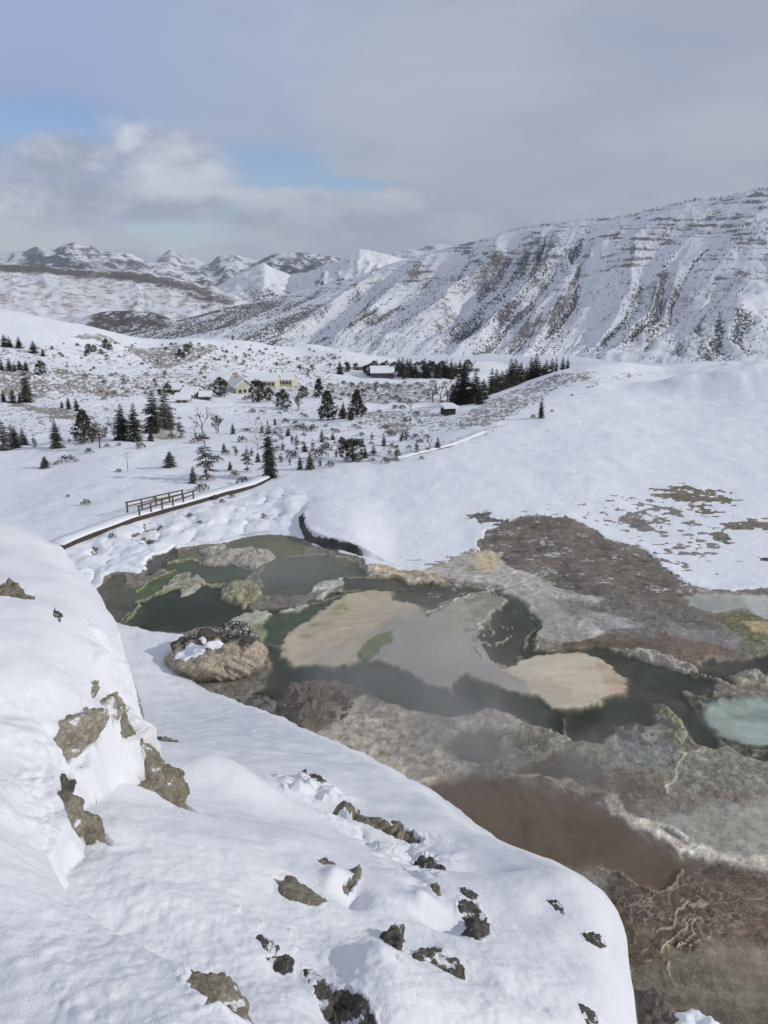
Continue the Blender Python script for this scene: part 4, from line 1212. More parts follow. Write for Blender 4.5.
FX, FY2, FZ = P3[..., 0], P3[..., 1], P3[..., 2]
ftint = np.empty(FX.shape + (3,)); ftint[:] = (.26, .235, .19)
fcr = 0.9 * (1 - fsnow)
def near_snow_material():
    t = NT('near_snow')
    tc = t.n('ShaderNodeTexCoord').outputs['Object']
    s = t.n('ShaderNodeAttribute', attribute_name='snow').outputs['Fac']
    nA = t.noise(7.0, 6, tc, 0.6); nB = t.noise(40.0, 4, tc, 0.6); nC = t.noise(160.0, 2, tc, 0.6); nD = t.noise(0.7, 3, tc, 0.5)
    g = t.math('ADD', t.math('MULTIPLY', nA, 0.5), t.math('MULTIPLY', nB, 0.5))
    rc = t.mix(t.ramp(g, 0.35, 0.65), (.16, .135, .10), (.42, .38, .30))
    sf = t.ramp(t.math('ADD', s, t.math('MULTIPLY', t.math('SUBTRACT', g, 0.5), 1.2)), 0.42, 0.58)
    sc = t.mix(t.ramp(nD, 0.3, 0.7), (0.67, 0.69, 0.735), (0.735, 0.75, 0.78))
    c = t.mix(sf, rc, sc)
    p = t.n('ShaderNodeBsdfPrincipled', i_Base_Color=c, i_Roughness=0.75)
    p.inputs['Specular IOR Level'].default_value = 0.25
    st = t.math('ADD', 0.22, t.math('MULTIPLY', t.math('SUBTRACT', 1.0, sf), 0.6))
    b = t.bump(nA, st, 0.04); b = t.bump(nB, t.math('ADD', st, 0.12), 0.014, b); b = t.bump(nC, 0.5, 0.005, b)
    t.l(b, p.inputs['Normal'])
    return t.out(p.outputs[0])


snow_slope = grid_mesh('snow_slope', FX, FY2, FZ, near_snow_material(), {'snow': fsnow, 'crag': fcr}, keep=FZ > -1.2)
tag(snow_slope, 'smooth near snow slope with a high mound and a cliff edge above the springs', kind='structure')
# ------------------------------------------------------------------ mountains and hills
def smooth_poly(pts, n):
    P = np.array(pts, float); s = np.concatenate([[0], np.cumsum(np.abs(np.diff(P[:, 0])))])
    t = np.linspace(0, s[-1], n)
    return np.stack([np.interp(t, s, P[:, i]) for i in range(P.shape[1])], 1)


def hill_material(name, rock0, rock1, veg, rock_lo, rock_hi, scale, veg_amt=0.0):
    """snow lies on what is flat, rock shows on what is steep"""
    t = NT(name)
    pos = t.n('ShaderNodeNewGeometry').outputs['Position']
    s = t.n('ShaderNodeAttribute', attribute_name='snow').outputs['Fac']
    vg = t.n('ShaderNodeAttribute', attribute_name='veg').outputs['Fac']
    n1 = t.noise(scale, 6, pos, 0.65); n2 = t.noise(scale * 5, 5, pos, 0.65)
    g = t.math('ADD', t.math('MULTIPLY', n1, 0.5), t.math('MULTIPLY', n2, 0.5))
    rc = t.mix(t.ramp(g, 0.35, 0.65), rock0, rock1)
    sf = t.ramp(t.math('ADD', s, t.math('MULTIPLY', t.math('SUBTRACT', g, 0.5), 1.5)), 0.38, 0.62)
    c = t.mix(sf, rc, SNOW)
    vf = t.ramp(t.math('ADD', vg, t.math('MULTIPLY', t.math('SUBTRACT', n2, 0.5), 1.6)), 0.45, 0.60)
    c = t.mix(vf, c, veg)
    p = t.n('ShaderNodeBsdfPrincipled', i_Base_Color=c, i_Roughness=0.95)
    p.inputs['Specular IOR Level'].default_value = 0.1
    t.l(t.bump(g, 0.5, 0.8 / scale * 0.25), p.inputs['Normal'])
    return t.out(p.outputs[0])


# ---- the long steep mountain across the valley
RIDGE = [(-60, 340, 3000), (60, 336, 2900), (150, 328, 2800), (200, 316, 2750), (250, 303, 2700), (300, 291, 2650), (340, 281, 2600), (372, 271, 2560), (392, 263, 2530), (415, 257, 2500), (440, 249, 2440), (470, 242, 2370),
         (490, 236, 2320), (520, 229, 2250), (545, 225, 2190), (570, 222, 2140), (600, 219, 2080), (625, 216, 2030), (645, 212, 1990), (665, 206, 1960), (690, 200, 1920), (720, 197, 1880), (768, 188, 1830), (830, 176, 1780), (950, 158, 1700),
         (1100, 146, 1650), (1300, 140, 1600)]
FOOT = [(-190, 352, 1850), (-70, 350, 1820), (20, 345, 1800), (70, 344, 1780), (120, 342, 1750), (165, 343, 1700), (205, 345, 1650), (240, 348, 1600), (262, 350, 1570), (285, 353, 1540), (312, 356, 1500), (345, 359, 1460),
        (368, 361, 1430), (400, 364, 1390), (428, 366, 1360), (455, 368, 1330), (488, 370, 1300), (515, 371, 1280), (536, 372, 1265), (558, 373, 1255), (585, 374, 1245), (618, 375, 1240), (670, 376, 1230), (735, 377, 1220), (860, 378, 1200),
        (1010, 380, 1180), (1220, 382, 1150)]
NS, NTT = 900, 300
top = np.array([at(*p) for p in RIDGE]); foot = np.array([at(*p) for p in FOOT])
# dense in the part one sees
si = np.interp(np.linspace(0, 1, NS), [0, .04, .93, 1], [0, 3.0, 23.6, len(RIDGE) - 1])
k = np.arange(len(RIDGE))
T = np.stack([np.interp(si, k, top[:, i]) for i in range(3)], 1); B = np.stack([np.interp(si, k, foot[:, i]) for i in range(3)], 1)
# soften the kinks
def soften(a, w=9):
    ker = np.hanning(w + 2)[1:-1]; ker /= ker.sum()
    return np.stack([np.convolve(np.pad(a[:, i], w // 2, 'edge'), ker, 'valid') for i in range(a.shape[1])], 1)
T = soften(T); B = soften(B, 25)
tt = np.linspace(-0.35, 1.25, NTT)
S_, T_ = np.meshgrid(np.arange(NS), tt)
tc_ = np.clip(T_, 0, 1)
prof = np.where(tc_ < 0.18, 1 - tc_ * 1.55, 0)
prof = np.interp(tc_, [0, .04, .10, .2, .35, .5, .65, .8, .92, 1.0], [1.0, .965, .885, .76, .575, .405, .255, .125, .04, 0.0])
MX = T[:, 0][None, :] * (1 - T_) + B[:, 0][None, :] * T_
MY = T[:, 1][None, :] * (1 - T_) + B[:, 1][None, :] * T_
MZ = B[:, 2][None, :] + (T[:, 2] - B[:, 2])[None, :] * prof
hgt = np.abs(T[:, 2] - B[:, 2])[None, :] + 1
# behind the crest : a gently falling top
MZ = np.where(T_ < 0, T[:, 2][None, :] + T_ * 130, MZ)
MZ = np.where(T_ > 1, B[:, 2][None, :] - (T_ - 1) * 60, MZ)
arc = np.concatenate([[0], np.cumsum(np.linalg.norm(np.diff((T + B) / 2, axis=0)[:, :2], axis=1))])
arcT = arc[None, :] + 0 * T_
# gullies down the fall line, fanning apart towards the foot
wob = 46 * fbm(arcT / 260, tc_ * 2.6, 3, 301)
def gull(per, seed, sharp=1.0):
    f = (arcT + wob) / per
    n = noise2(f, tc_ * 0.9 + seed, seed) * 0.0 + fbm(f, tc_ * 1.1, 2, seed)
    return n
g1 = gull(185, 311); g2 = gull(62, 313); g3 = gull(26, 317)
rid1 = 1 - np.abs(g1) * 1.6; rid2 = 1 - np.abs(g2) * 1.6; rid3 = 1 - np.abs(g3) * 1.5
env = sstep(0.0, 0.22, tc_) * (1 - 0.85 * sstep(0.62, 1.0, tc_))
scale_h = np.clip(hgt / 330, 0.06, 1.2)
relief = env * scale_h * (40 * (rid1 - .5) + 15 * (rid2 - .5) + 4 * (rid3 - .5)) + scale_h * 5 * fbm(MX / 40, MY / 40, 4, 321)
front = ((T_ > 0) & (T_ < 1))
MZ = MZ + np.where(front, relief, 0) + (1 - front) * 0
# small gullies that scratch the apron at the foot
apron = sstep(0.55, 0.75, tc_) * (1 - sstep(0.95, 1.1, T_))
gz_ = ridged((arcT + 0.8 * wob) / 34 - T_ * 3.0, tc_ * 3, 3, 325)
MZ = MZ + apron * scale_h * 5 * (gz_ - 0.5)
# cliff bands
zr = (MZ - B[:, 2][None, :]) / hgt
stra = MZ / 19.0 + 0.9 * fbm(arcT / 260, MZ / 34, 3, 331) + 0.8 * fbm(MZ / 26, MZ * 0, 2, 332)
saw = (stra % 1.0)
band_amt = (0.25 + 0.75 * sstep(0.45, 0.72, zr)) * sstep(0.22, 0.45, zr + 0.14 * fbm(arcT / 120, zr * 3, 3, 333)) * (0.15 + 0.85 * sstep(-0.15, 0.5, fbm(arcT / 70, MZ / 22, 3, 335)))
MZ = MZ + np.where(front, band_amt * scale_h * 6.0 * (sstep(0.55, 0.95, saw) - saw), 0)
MN = grid_normal(np.stack([MX, MY, MZ], -1))
m_n = fbm(MX / 18, MZ / 9, 4, 341)
slope_ = MN[..., 2]
msnow = sstep(0.16, 0.46, slope_ + 0.07 * m_n)
ledge = np.where(front, band_amt * sstep(0.58, 0.72, saw) * (1 - sstep(0.86, 0.98, saw)) * sstep(-0.35, 0.25, fbm(arcT / 30, MZ / 8, 3, 343)), 0)
msnow = np.clip(msnow * (0.61 + 0.17 * fbm(arcT / 55, tc_ * 6, 4, 349)) + 0.10 * sstep(.6, .9, slope_) - 0.45 * ledge, 0, 1)
# brush in the gullies and on the shaded side of each spur
lee = sstep(-0.05, 0.55, np.gradient(rid1 * 34 + rid2 * 17, axis=1) * -0.30)
conc = sstep(0.2, 0.75, np.abs(g1)) * 0.6 + sstep(0.25, 0.8, np.abs(g2)) * 0.55
mveg = np.clip(0.75 * lee * env + 0.45 * conc * env + 0.30 * apron * sstep(0.45, 0.8, 1 - gz_) + 0.10, 0, 1)
mveg *= 1 - 0.75 * sstep(0.0, 0.45, fbm(arcT / 90, tc_ * 2.5, 3, 345) - 0.05)
mveg = np.clip(mveg + 0.35 * apron * sstep(-0.2, 0.5, fbm(arcT / 120, tc_ * 5, 3, 347)), 0, 1)
mfine = sstep(0.05, 0.55, fbm((arcT + wob) / 11, tc_ * 3.2, 3, 361)) * (0.25 + 0.75 * sstep(-0.3, 0.4, fbm((arcT + wob) / 75, tc_ * 1.6, 3, 363))) * sstep(0.02, 0.12, tc_)
mveg = np.clip(mveg * 0.85 + 0.45 * mfine, 0, 1)
line_ = (1 - sstep(0.05, 0.16, np.abs(saw - 0.62))) * sstep(-0.1, 0.35, fbm(arcT / 42, MZ / 14, 3, 365)) * sstep(0.30, 0.6, zr) * front
msnow = np.clip(msnow - 0.32 * line_, 0, 1)
mount_mat = hill_material('mountain_snow_and_rock', (.20, .197, .195), (.34, .333, .325), (.115, .118, .122), 0, 0, 0.035)
mountain = grid_mesh('mountain', MX, MY, MZ, mount_mat, {'snow': msnow, 'veg': np.clip(mveg * 0.62, 0, .64)})
tag(mountain, 'long steep snowy mountain with gullies and cliff bands', kind='structure')

# trees on the mountain : a far wood of thousands, one mass
def mountain_wood():
    dens = (mveg ** 2 * 1.8 + 0.02) * front * sstep(0.02, 0.05, tc_) * (1 - 0.9 * sstep(.8, 1.0, tc_)) + 1.2 * (np.abs(T_ - 0.005) < 0.012) * (si > 12.5)[None, :]
    dens = dens * (np.hypot(*(np.gradient(MX, axis=1), np.gradient(MY, axis=1)))) * np.hypot(np.gradient(MX, axis=0), np.gradient(MY, axis=0))
    vis = (MX / MY > -0.62) & (MX / MY < 0.75)
    dens = np.where(vis, dens, 0)
    p = (dens / dens.sum()).ravel()
    n = 24000
    ids = rng.choice(len(p), n, p=p)
    r, c = np.unravel_index(ids, MX.shape)
    fu, fv = rng.uniform(-.5, .5, n), rng.uniform(-.5, .5, n)
    r2 = np.clip(r + 1, 0, NTT - 1); c2 = np.clip(c + 1, 0, NS - 1)
    x = MX[r, c] + (MX[r, c2] - MX[r, c]) * fu + (MX[r2, c] - MX[r, c]) * fv
    y = MY[r, c] + (MY[r, c2] - MY[r, c]) * fu + (MY[r2, c] - MY[r, c]) * fv
    z = MZ[r, c] + (MZ[r, c2] - MZ[r, c]) * fu + (MZ[r2, c] - MZ[r, c]) * fv
    h = rng.uniform(1.6, 4.8, n) * (0.75 + 0.25 * y / 1800); w_ = h * rng.uniform(.18, .30, n)
    ph = rng.uniform(0, 6.28, n)
    V = []; F = []
    K = 5
    co = np.zeros((n, K * 2 + 1, 3))
    for j in range(K):
        a_ = ph + j * 2 * math.pi / K
        rr = w_ * rng.uniform(.7, 1.3, n)
        co[:, j] = np.stack([x + rr * np.cos(a_), y + rr * np.sin(a_), z - 0.4 + h * rng.uniform(.0, .15, n)], 1)
        rr2 = w_ * rng.uniform(.35, .75, n)
        co[:, K + j] = np.stack([x + rr2 * np.cos(a_ + .5), y + rr2 * np.sin(a_ + .5), z + h * rng.uniform(.4, .6, n)], 1)
    co[:, 2 * K] = np.stack([x, y, z + h], 1)
    base = (np.arange(n) * (2 * K + 1))[:, None]
    tri = []
    for j in range(K):
        j2 = (j + 1) % K
        tri += [(j, j2, K + j), (j2, K + j2, K + j), (K + j, K + j2, 2 * K)]
    tri = np.array(tri)
    fa = (base[:, None, :] + tri[None]).reshape(-1, 3)
    me = bpy.data.meshes.new('mountain_wood')
    me.vertices.add(n * (2 * K + 1)); me.vertices.foreach_set('co', co.astype(np.float32).ravel())
    me.loops.add(fa.size); me.loops.foreach_set('vertex_index', fa.astype(np.int32).ravel())
    me.polygons.add(len(fa)); me.polygons.foreach_set('loop_start', (np.arange(len(fa)) * 3).astype(np.int32)); me.polygons.foreach_set('loop_total', np.full(len(fa), 3, np.int32))
    me.update(calc_edges=True)
    t = NT('far_needles')
    pos = t.n('ShaderNodeNewGeometry').outputs['Position']
    nz = t.noise(0.05, 3, pos)
    cc = t.mix(t.ramp(nz, .35, .65), (.055, .06, .055), (.12, .12, .115))
    nz2 = t.noise(0.9, 2, pos)
    cc = t.mix(t.math('MULTIPLY', t.ramp(nz2, .58, .66), .45), cc, (.55, .57, .60))
    pp = t.n('ShaderNodeBsdfPrincipled', i_Base_Color=cc, i_Roughness=.95)
    me.materials.append(t.out(pp.outputs[0]))
    o = link(bpy.data.objects.new('mountain_wood', me))
    tag(o, 'thousands of scattered conifers in the gullies and along the crest of the snowy mountain', kind='stuff')


mountain_wood()


# ---- ranges behind, farther and farther
def range_sheet(name, sil, depth_frac, drop, seed, mat, rugged, label, snow_bias=0.0, veg_fn=None, n=420, m=90, rel=0.12, back=0.5, snow_k=1.0):
    """sil: skyline (px, py, Y).  The near side falls to a foot at depth_frac of the distance, with spurs"""
    S = smooth_poly(sil, n)
    top_ = np.array([at(*p) for p in S])
    # smooth piecewise line plus ruggedness
    arc_ = np.concatenate([[0], np.cumsum(np.linalg.norm(np.diff(top_[:, :2], axis=0), axis=1))])
    L = np.median(S[:, 2])
    top_[:, 2] += rugged * L * 0.004 * fbm(arc_ / (L * 0.03), np.zeros_like(arc_) + seed, 4, seed)
    tv = np.linspace(-back, 1, m)
    A_, T2 = np.meshgrid(arc_, tv)
    tcl = np.clip(T2, 0, 1)
    fy = 1 - (1 - depth_frac) * T2
    X_ = top_[:, 0][None, :] * fy; Y_ = top_[:, 1][None, :] * fy
    zb = drop
    hh = (top_[:, 2] - zb)
    Z_ = zb + hh[None, :] * (1 - tcl) ** 1.25
    Z_ = np.where(T2 < 0, top_[:, 2][None, :] + T2 * hh[None, :] * 0.9, Z_)
    sp_ = ridged(A_ / (L * 0.055) + 0.5 * fbm(A_ / (L * .06), T2 * 3, 2, seed + 1), T2 * 1.3, 4, seed + 2) - 0.5
    e_ = np.sin(np.pi * np.clip(T2 * 0.95 + 0.03, 0, 1)) ** 0.7 * (T2 > -0.03)
    Z_ = Z_ + e_ * rel * np.abs(hh[None, :]) * (1.5 * sp_ + 0.5 * fbm(X_ / (L * .012), Y_ / (L * .012), 4, seed + 3))
    N_ = grid_normal(np.stack([X_, Y_, Z_], -1))
    nn_ = fbm(X_ / (L * .01), Y_ / (L * .01), 4, seed + 4)
    sn = np.clip(sstep(0.55, 0.88, N_[..., 2] + 0.10 * nn_ + snow_bias) * (0.62 + 0.2 * fbm(X_ / (L * .006), Y_ / (L * .012), 4, seed + 6)) * snow_k, 0, 1)
    vg = np.clip(veg_fn(X_, Y_, Z_, tcl, nn_, S[:, 0][None, :] + 0 * T2) if veg_fn else 0 * X_, 0, 1)
    o = grid_mesh(name, X_, Y_, Z_, mat, {'snow': sn, 'veg': vg})
    tag(o, label, kind='structure')
    return o


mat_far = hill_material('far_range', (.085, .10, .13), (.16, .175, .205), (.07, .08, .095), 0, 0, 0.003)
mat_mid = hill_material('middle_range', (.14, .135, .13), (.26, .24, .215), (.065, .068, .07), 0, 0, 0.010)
mat_hill = hill_material('sage_hill', (.30, .275, .235), (.46, .42, .36), (.12, .115, .11), 0, 0, 0.018)


def lobe2(px, z0, c, r): return np.exp(-(((px - c[0]) / r[0]) ** 2 + ((z0 - c[1]) / r[1]) ** 2))


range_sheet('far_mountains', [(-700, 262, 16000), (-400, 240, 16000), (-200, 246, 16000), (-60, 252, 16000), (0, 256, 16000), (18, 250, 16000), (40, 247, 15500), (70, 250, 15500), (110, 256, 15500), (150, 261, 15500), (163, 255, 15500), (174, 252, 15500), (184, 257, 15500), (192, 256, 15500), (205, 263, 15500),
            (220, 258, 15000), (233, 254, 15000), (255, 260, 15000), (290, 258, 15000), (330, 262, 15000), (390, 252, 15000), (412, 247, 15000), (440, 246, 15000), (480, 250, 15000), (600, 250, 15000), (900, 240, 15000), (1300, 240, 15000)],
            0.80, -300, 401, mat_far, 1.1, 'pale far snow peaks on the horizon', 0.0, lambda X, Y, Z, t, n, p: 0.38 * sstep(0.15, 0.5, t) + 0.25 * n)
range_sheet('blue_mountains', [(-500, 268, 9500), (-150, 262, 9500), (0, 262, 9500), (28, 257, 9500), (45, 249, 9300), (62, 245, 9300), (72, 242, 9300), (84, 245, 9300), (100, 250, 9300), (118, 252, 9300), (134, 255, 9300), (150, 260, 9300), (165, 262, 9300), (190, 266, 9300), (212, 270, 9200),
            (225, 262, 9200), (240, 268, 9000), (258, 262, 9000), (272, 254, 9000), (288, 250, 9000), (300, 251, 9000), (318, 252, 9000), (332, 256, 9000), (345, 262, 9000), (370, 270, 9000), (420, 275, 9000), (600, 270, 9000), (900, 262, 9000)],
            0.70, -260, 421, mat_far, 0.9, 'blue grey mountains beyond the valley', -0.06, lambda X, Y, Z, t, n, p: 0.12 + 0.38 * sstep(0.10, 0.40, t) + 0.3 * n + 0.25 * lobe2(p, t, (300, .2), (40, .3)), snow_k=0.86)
range_sheet('snow_cone', [(190, 292, 6000), (215, 287, 6000), (235, 275, 6000), (252, 268, 6000), (264, 262, 6000), (276, 268, 6000), (290, 274, 6000), (306, 272, 5600), (322, 268, 5400), (338, 260, 5300), (350, 253, 5300), (360, 249, 5300), (372, 251, 5300), (386, 254, 5300), (400, 258, 5300), (440, 262, 5300), (520, 268, 5300), (800, 270, 5300)],
            0.66, -200, 441, mat_mid, 0.5, 'white snow peaks rising behind the shoulder of the mountain', 0.10, snow_k=1.3, veg_fn=lambda X, Y, Z, t, n, p: 0.30 * sstep(0.25, 0.5, t + .15 * n) * (p > 300) + 0.5 * sstep(0.15, 0.5, t) * (p < 300) + 0.2 * n)
range_sheet('sage_hills', [(-600, 258, 4200), (-250, 262, 4200), (-60, 264, 4200), (0, 264, 4200), (30, 264, 4200), (60, 267, 4200), (90, 268, 4200), (120, 270, 4200), (150, 273, 4100), (180, 278, 4000), (205, 285, 3900), (228, 292, 3700), (245, 300, 3500), (262, 306, 3300), (300, 312, 3200)],
            0.56, -150, 461, mat_hill, 0.5, 'rolling brown and white sage hills', 0.0,
            lambda X, Y, Z, t, n, p: 0.85 * lobe2(p, t, (20, .06), (60, .08)) + 0.8 * lobe2(p, t, (130, .12), (60, .10)) + 0.5 * lobe2(p, t, (205, .25), (40, .25)) + .08 + 0.9 * lobe2(p, t, (115, .86), (60, .14)) + 0.25 * n, rel=0.05, snow_k=0.92)  # the low lobe darkens the foot with painted canyon shade
range_sheet('painted_shade_bench', [(-300, 322, 2350), (-100, 320, 2350), (0, 318, 2350), (50, 320, 2350), (80, 317, 2300), (100, 312, 2300), (125, 311, 2300), (150, 312, 2300), (168, 318, 2250), (185, 326, 2200), (230, 334, 2150)],
            0.86, -125, 481, mat_hill, 0.2, 'bench below the sage hills with its shade painted dark', 0.0, lambda X, Y, Z, t, n, p: 0.65 * sstep(75, 95, p) * (1 - sstep(160, 190, p)) + .25 * n, n=160, m=40, rel=0.1)  # dark stretch is slope shade put into the colour through the veg mask


# ---- unseen vapour bank added out of frame, towards the sun, to shade the mountain
def shade_cloud():
    bm = bmesh.new(); bmesh.ops.create_icosphere(bm, subdivisions=5, radius=1.0)
    V = np.array([v.co[:] for v in bm.verts])
    n_ = fbm(V[:, 0] * 2.2, V[:, 1] * 2.2 + V[:, 2], 4, 601) * .28
    p = V * (1 + n_)[:, None] * np.array([2500, 800, 130])
    p[:, 2] = np.where(p[:, 2] < 0, p[:, 2] * .35, p[:, 2])
    for v, q in zip(bm.verts, p): v.co = q
    me = bpy.data.meshes.new('shade_cloud'); bm.to_mesh(me); bm.free()
    t = NT('shade_cloud_vapour')
    pos = t.n('ShaderNodeNewGeometry').outputs['Position']
    nz = t.noise(0.0022, 4, pos)
    tr = t.n('ShaderNodeBsdfTransparent'); df = t.n('ShaderNodeBsdfDiffuse', i_Color=(.85, .86, .88, 1))
    mx = t.n('ShaderNodeMixShader'); t.l(t.math('MULTIPLY', t.ramp(nz, .25, .75), .38), mx.inputs[0]); t.l(tr.outputs[0], mx.inputs[1]); t.l(df.outputs[0], mx.inputs[2])
    me.materials.append(t.out(mx.outputs[0]))
    me.polygons.foreach_set('use_smooth', [True] * len(me.polygons))
    o = link(bpy.data.objects.new('shade_cloud', me)); o.location = (3900, 1000, 1560)
    tag(o, 'unseen cloudlike bank added to shade the mountain', kind='structure')


shade_cloud()
# ------------------------------------------------------------------ water of the springs
def water_material(name, tintc, rough=0.05, gloss=0.7, ripple=0.06):
    t = NT(name)
    pos = t.n('ShaderNodeNewGeometry').outputs['Position']
    n1 = t.noise(2.2, 4, pos, 0.6); n2 = t.noise(0.35, 3, pos)
    b = t.bump(n1, ripple, 0.05)
    tr = t.n('ShaderNodeBsdfTransparent', i_Color=(*tintc, 1))
    gl = t.n('ShaderNodeBsdfGlossy', i_Color=(gloss, gloss * .97, gloss * .88, 1))
    t.l(t.math('ADD', rough, t.math('MULTIPLY', t.ramp(n2, 0.4, 0.65), 0.10)), gl.inputs['Roughness'])
    t.l(b, gl.inputs['Normal'])
    fr = t.n('ShaderNodeFresnel', i_IOR=1.22); t.l(b, fr.inputs['Normal'])
    mx = t.n('ShaderNodeMixShader'); t.l(t.math('MULTIPLY', fr.outputs[0], t.math('SUBTRACT', 1.0, t.n('ShaderNodeNewGeometry').outputs['Backfacing'])), mx.inputs[0]); t.l(tr.outputs[0], mx.inputs[1]); t.l(gl.outputs[0], mx.inputs[2])
    return t.out(mx.outputs[0])


W_dark = water_material('dark_spring_water', (.86, .88, .84))
W_brown = water_material('brown_spring_water', (.93, .91, .88))
W_blue = water_material('blue_spring_water', (.95, .975, .97))
POOLS = [
    ([(94, 582), (130, 572), (146, 590), (140, 632), (100, 622)], W_dark, -.050, 'small murky pool at the foot of the snow mound'),
    ([(128, 590), (200, 582), (245, 596), (268, 612), (255, 632), (160, 632), (128, 620)], W_dark, -.060, 'dark round pool among cream rims'),
    ([(134, 578), (190, 566), (196, 580), (160, 602), (132, 602)], W_dark, -.040, 'narrow green pool'),
    ([(150, 566), (190, 554), (256, 568), (250, 586), (205, 590), (190, 570)], W_dark, -.070, 'mid green pool below the cream rocks'),
    ([(220, 538), (265, 530), (316, 545), (375, 572), (340, 592), (300, 598), (262, 594), (236, 578), (216, 558)], W_dark, -.045, 'olive and grey pool below the snow wall'),
    ([(226, 645), (256, 612), (300, 598), (350, 578), (410, 572), (500, 582), (545, 625), (535, 650), (600, 640), (700, 660), (728, 684), (700, 700), (705, 722), (690, 738), (660, 726), (620, 745), (560, 742), (480, 708), (400, 716), (330, 690), (262, 712), (240, 690), (270, 670), (250, 655)], W_dark, -.055, 'main dark channel winding round the pale mats'),
    ([(690, 690), (720, 684), (900, 694), (900, 775), (768, 752), (728, 742), (692, 722)], W_blue, -.065, 'milky blue pool'),
    ([(686, 666), (720, 655), (900, 648), (900, 684), (760, 682), (725, 686)], W_dark, -.075, 'black pool'),
    ([(430, 770), (520, 768), (600, 792), (660, 832), (712, 862), (695, 890), (640, 892), (590, 872), (360, 900)], W_brown, -.050, 'flat brown pool'),
    ([(432, 742), (470, 716), (510, 735), (490, 765), (450, 764)], W_brown, -.045, 'small brown pool'),
    ([(490, 778), (548, 746), (600, 764), (622, 790), (560, 792)], W_brown, -.042, 'brown puddle'),
]
for poly, m, z, lab in POOLS:
    P = [on_plane(px, py, z) for px, py in poly]
    c = np.mean(P, 0)
    area = sum(P[i][0] * P[(i + 1) % len(P)][1] - P[(i + 1) % len(P)][0] * P[i][1] for i in range(len(P)))
    if area < 0: P = P[::-1]
    o = mesh_obj('spring_water', [p - c for p in P], [list(range(len(P)))], m, smooth=False)
    o.location = Vector(c); tag(o, lab + ' of the hot spring', kind='structure')


# ------------------------------------------------------------------ rocks of the springs
def basin_rock(name, px_poly, height, mat, label, rough=0.18, cat='rock', base=-0.3, profile=0.5, z_at=0.0):
    P = np.array([on_plane(px, py, z_at)[:2] for px, py in px_poly])
    c = P.mean(0)
    size = math.sqrt(abs(0.5 * np.sum(P[:, 0] * np.roll(P[:, 1], -1) - P[:, 1] * np.roll(P[:, 0], -1))))
    lo, hi = P.min(0) - .15 * size, P.max(0) + .15 * size
    nxg = int(np.clip((hi[0] - lo[0]) / 0.06, 30, 110)); nyg = int(np.clip((hi[1] - lo[1]) / 0.09, 30, 110))
    gx, gy = np.meshgrid(np.linspace(lo[0], hi[0], nxg), np.linspace(lo[1], hi[1], nyg))
    d = sdf(gx + .06 * size * fbm(gx / size * 4, gy / size * 4, 3, 501), gy + .10 * size * fbm(gx / size * 4, gy / size * 4, 3, 503), P, size * 2)
    e = np.clip(d / (0.28 * size), 0, 1)
    h = height * np.sqrt(1 - (1 - e) ** 2) * (0.8 + 0.4 * fbm(gx / (size * .35), gy / (size * .35), 3, 505))
    h += rough * e ** 0.5 * (fbm(gx / .5, gy / .5, 4, 507) + 0.6 * (ridged(gx / .9, gy / .9, 3, 509) - .5))
    h = np.where(d < 0, base, h + z_at - 0.05)
    o = grid_mesh(name, gx - c[0], gy - c[1], h, mat, keep=d > -0.12 * size)
    bm = bmesh.new(); bm.from_mesh(o.data)
    r = bmesh.ops.extrude_edge_only(bm, edges=[e_ for e_ in bm.edges if e_.is_boundary])
    for g in r['geom']:
        if isinstance(g, bmesh.types.BMVert): g.co.z = base - .5
    bmesh.ops.contextual_create(bm, geom=[e_ for e_ in bm.edges if e_.is_boundary])
    bm.to_mesh(o.data); bm.free()
    o.location = (c[0], c[1], 0)
    tag(o, label, cat)
    return o


def sinter_mat(name, c0, c1, c2, sc=2.5): return rock_material(name, c0, c1, c2, sc)


sin_cream = sinter_mat('cream_sinter', (.34, .31, .255), (.56, .52, .44), (.70, .67, .60))
sin_green = sinter_mat('green_sinter', (.24, .23, .14), (.42, .40, .28), (.60, .57, .47))
sin_brown = sinter_mat('brown_sinter', (.10, .083, .066), (.23, .195, .16), (.36, .325, .28))
sin_grey = sinter_mat('grey_sinter', (.13, .127, .105), (.26, .255, .22), (.40, .39, .35))
basin_rock('sinter_mound', [(198, 552), (208, 546), (224, 546), (236, 552), (252, 550), (270, 551), (275, 556), (266, 562), (256, 569), (246, 566), (232, 564), (216, 566), (204, 562), (207, 556)], .55, sin_cream, 'long cream mineral mound between the olive pool and the green pool', .22)
basin_rock('sinter_mound', [(220, 592), (230, 584), (246, 582), (258, 584), (262, 592), (255, 602), (242, 607), (232, 602), (222, 599)], .42, sin_green, 'round yellow green mineral mound with a cream rim standing in dark water', .2)
basin_rock('sinter_mound', [(178, 590), (196, 574), (206, 580), (194, 592), (182, 596)], .18, sin_cream, 'small low grey cream mound between two green pools', .12)
basin_rock('rock_outcrop', [(276, 706), (284, 694), (300, 686), (318, 690), (326, 706), (318, 722), (306, 736), (292, 734), (280, 722)], .9, sin_brown, 'knobbly brown rock outcrop where the snow shelf meets the pools', .4)
basin_rock('rock_outcrop', [(325, 700), (345, 694), (356, 704), (350, 718), (332, 722)], .45, sin_brown, 'low reddish brown rock beside the knobbly outcrop', .25)
basin_rock('rock_outcrop', [(184, 646), (200, 632), (222, 624), (246, 626), (262, 638), (262, 652), (240, 656), (210, 652)], .75, rk_dark, 'dark crumbly rock behind the big tan boulder, against the dark pool', .35)
basin_rock('rock_outcrop', [(234, 702), (258, 698), (282, 704), (276, 716), (252, 716)], .5, sin_grey, 'grey flat rock in the water between the boulder and the snow', .2)
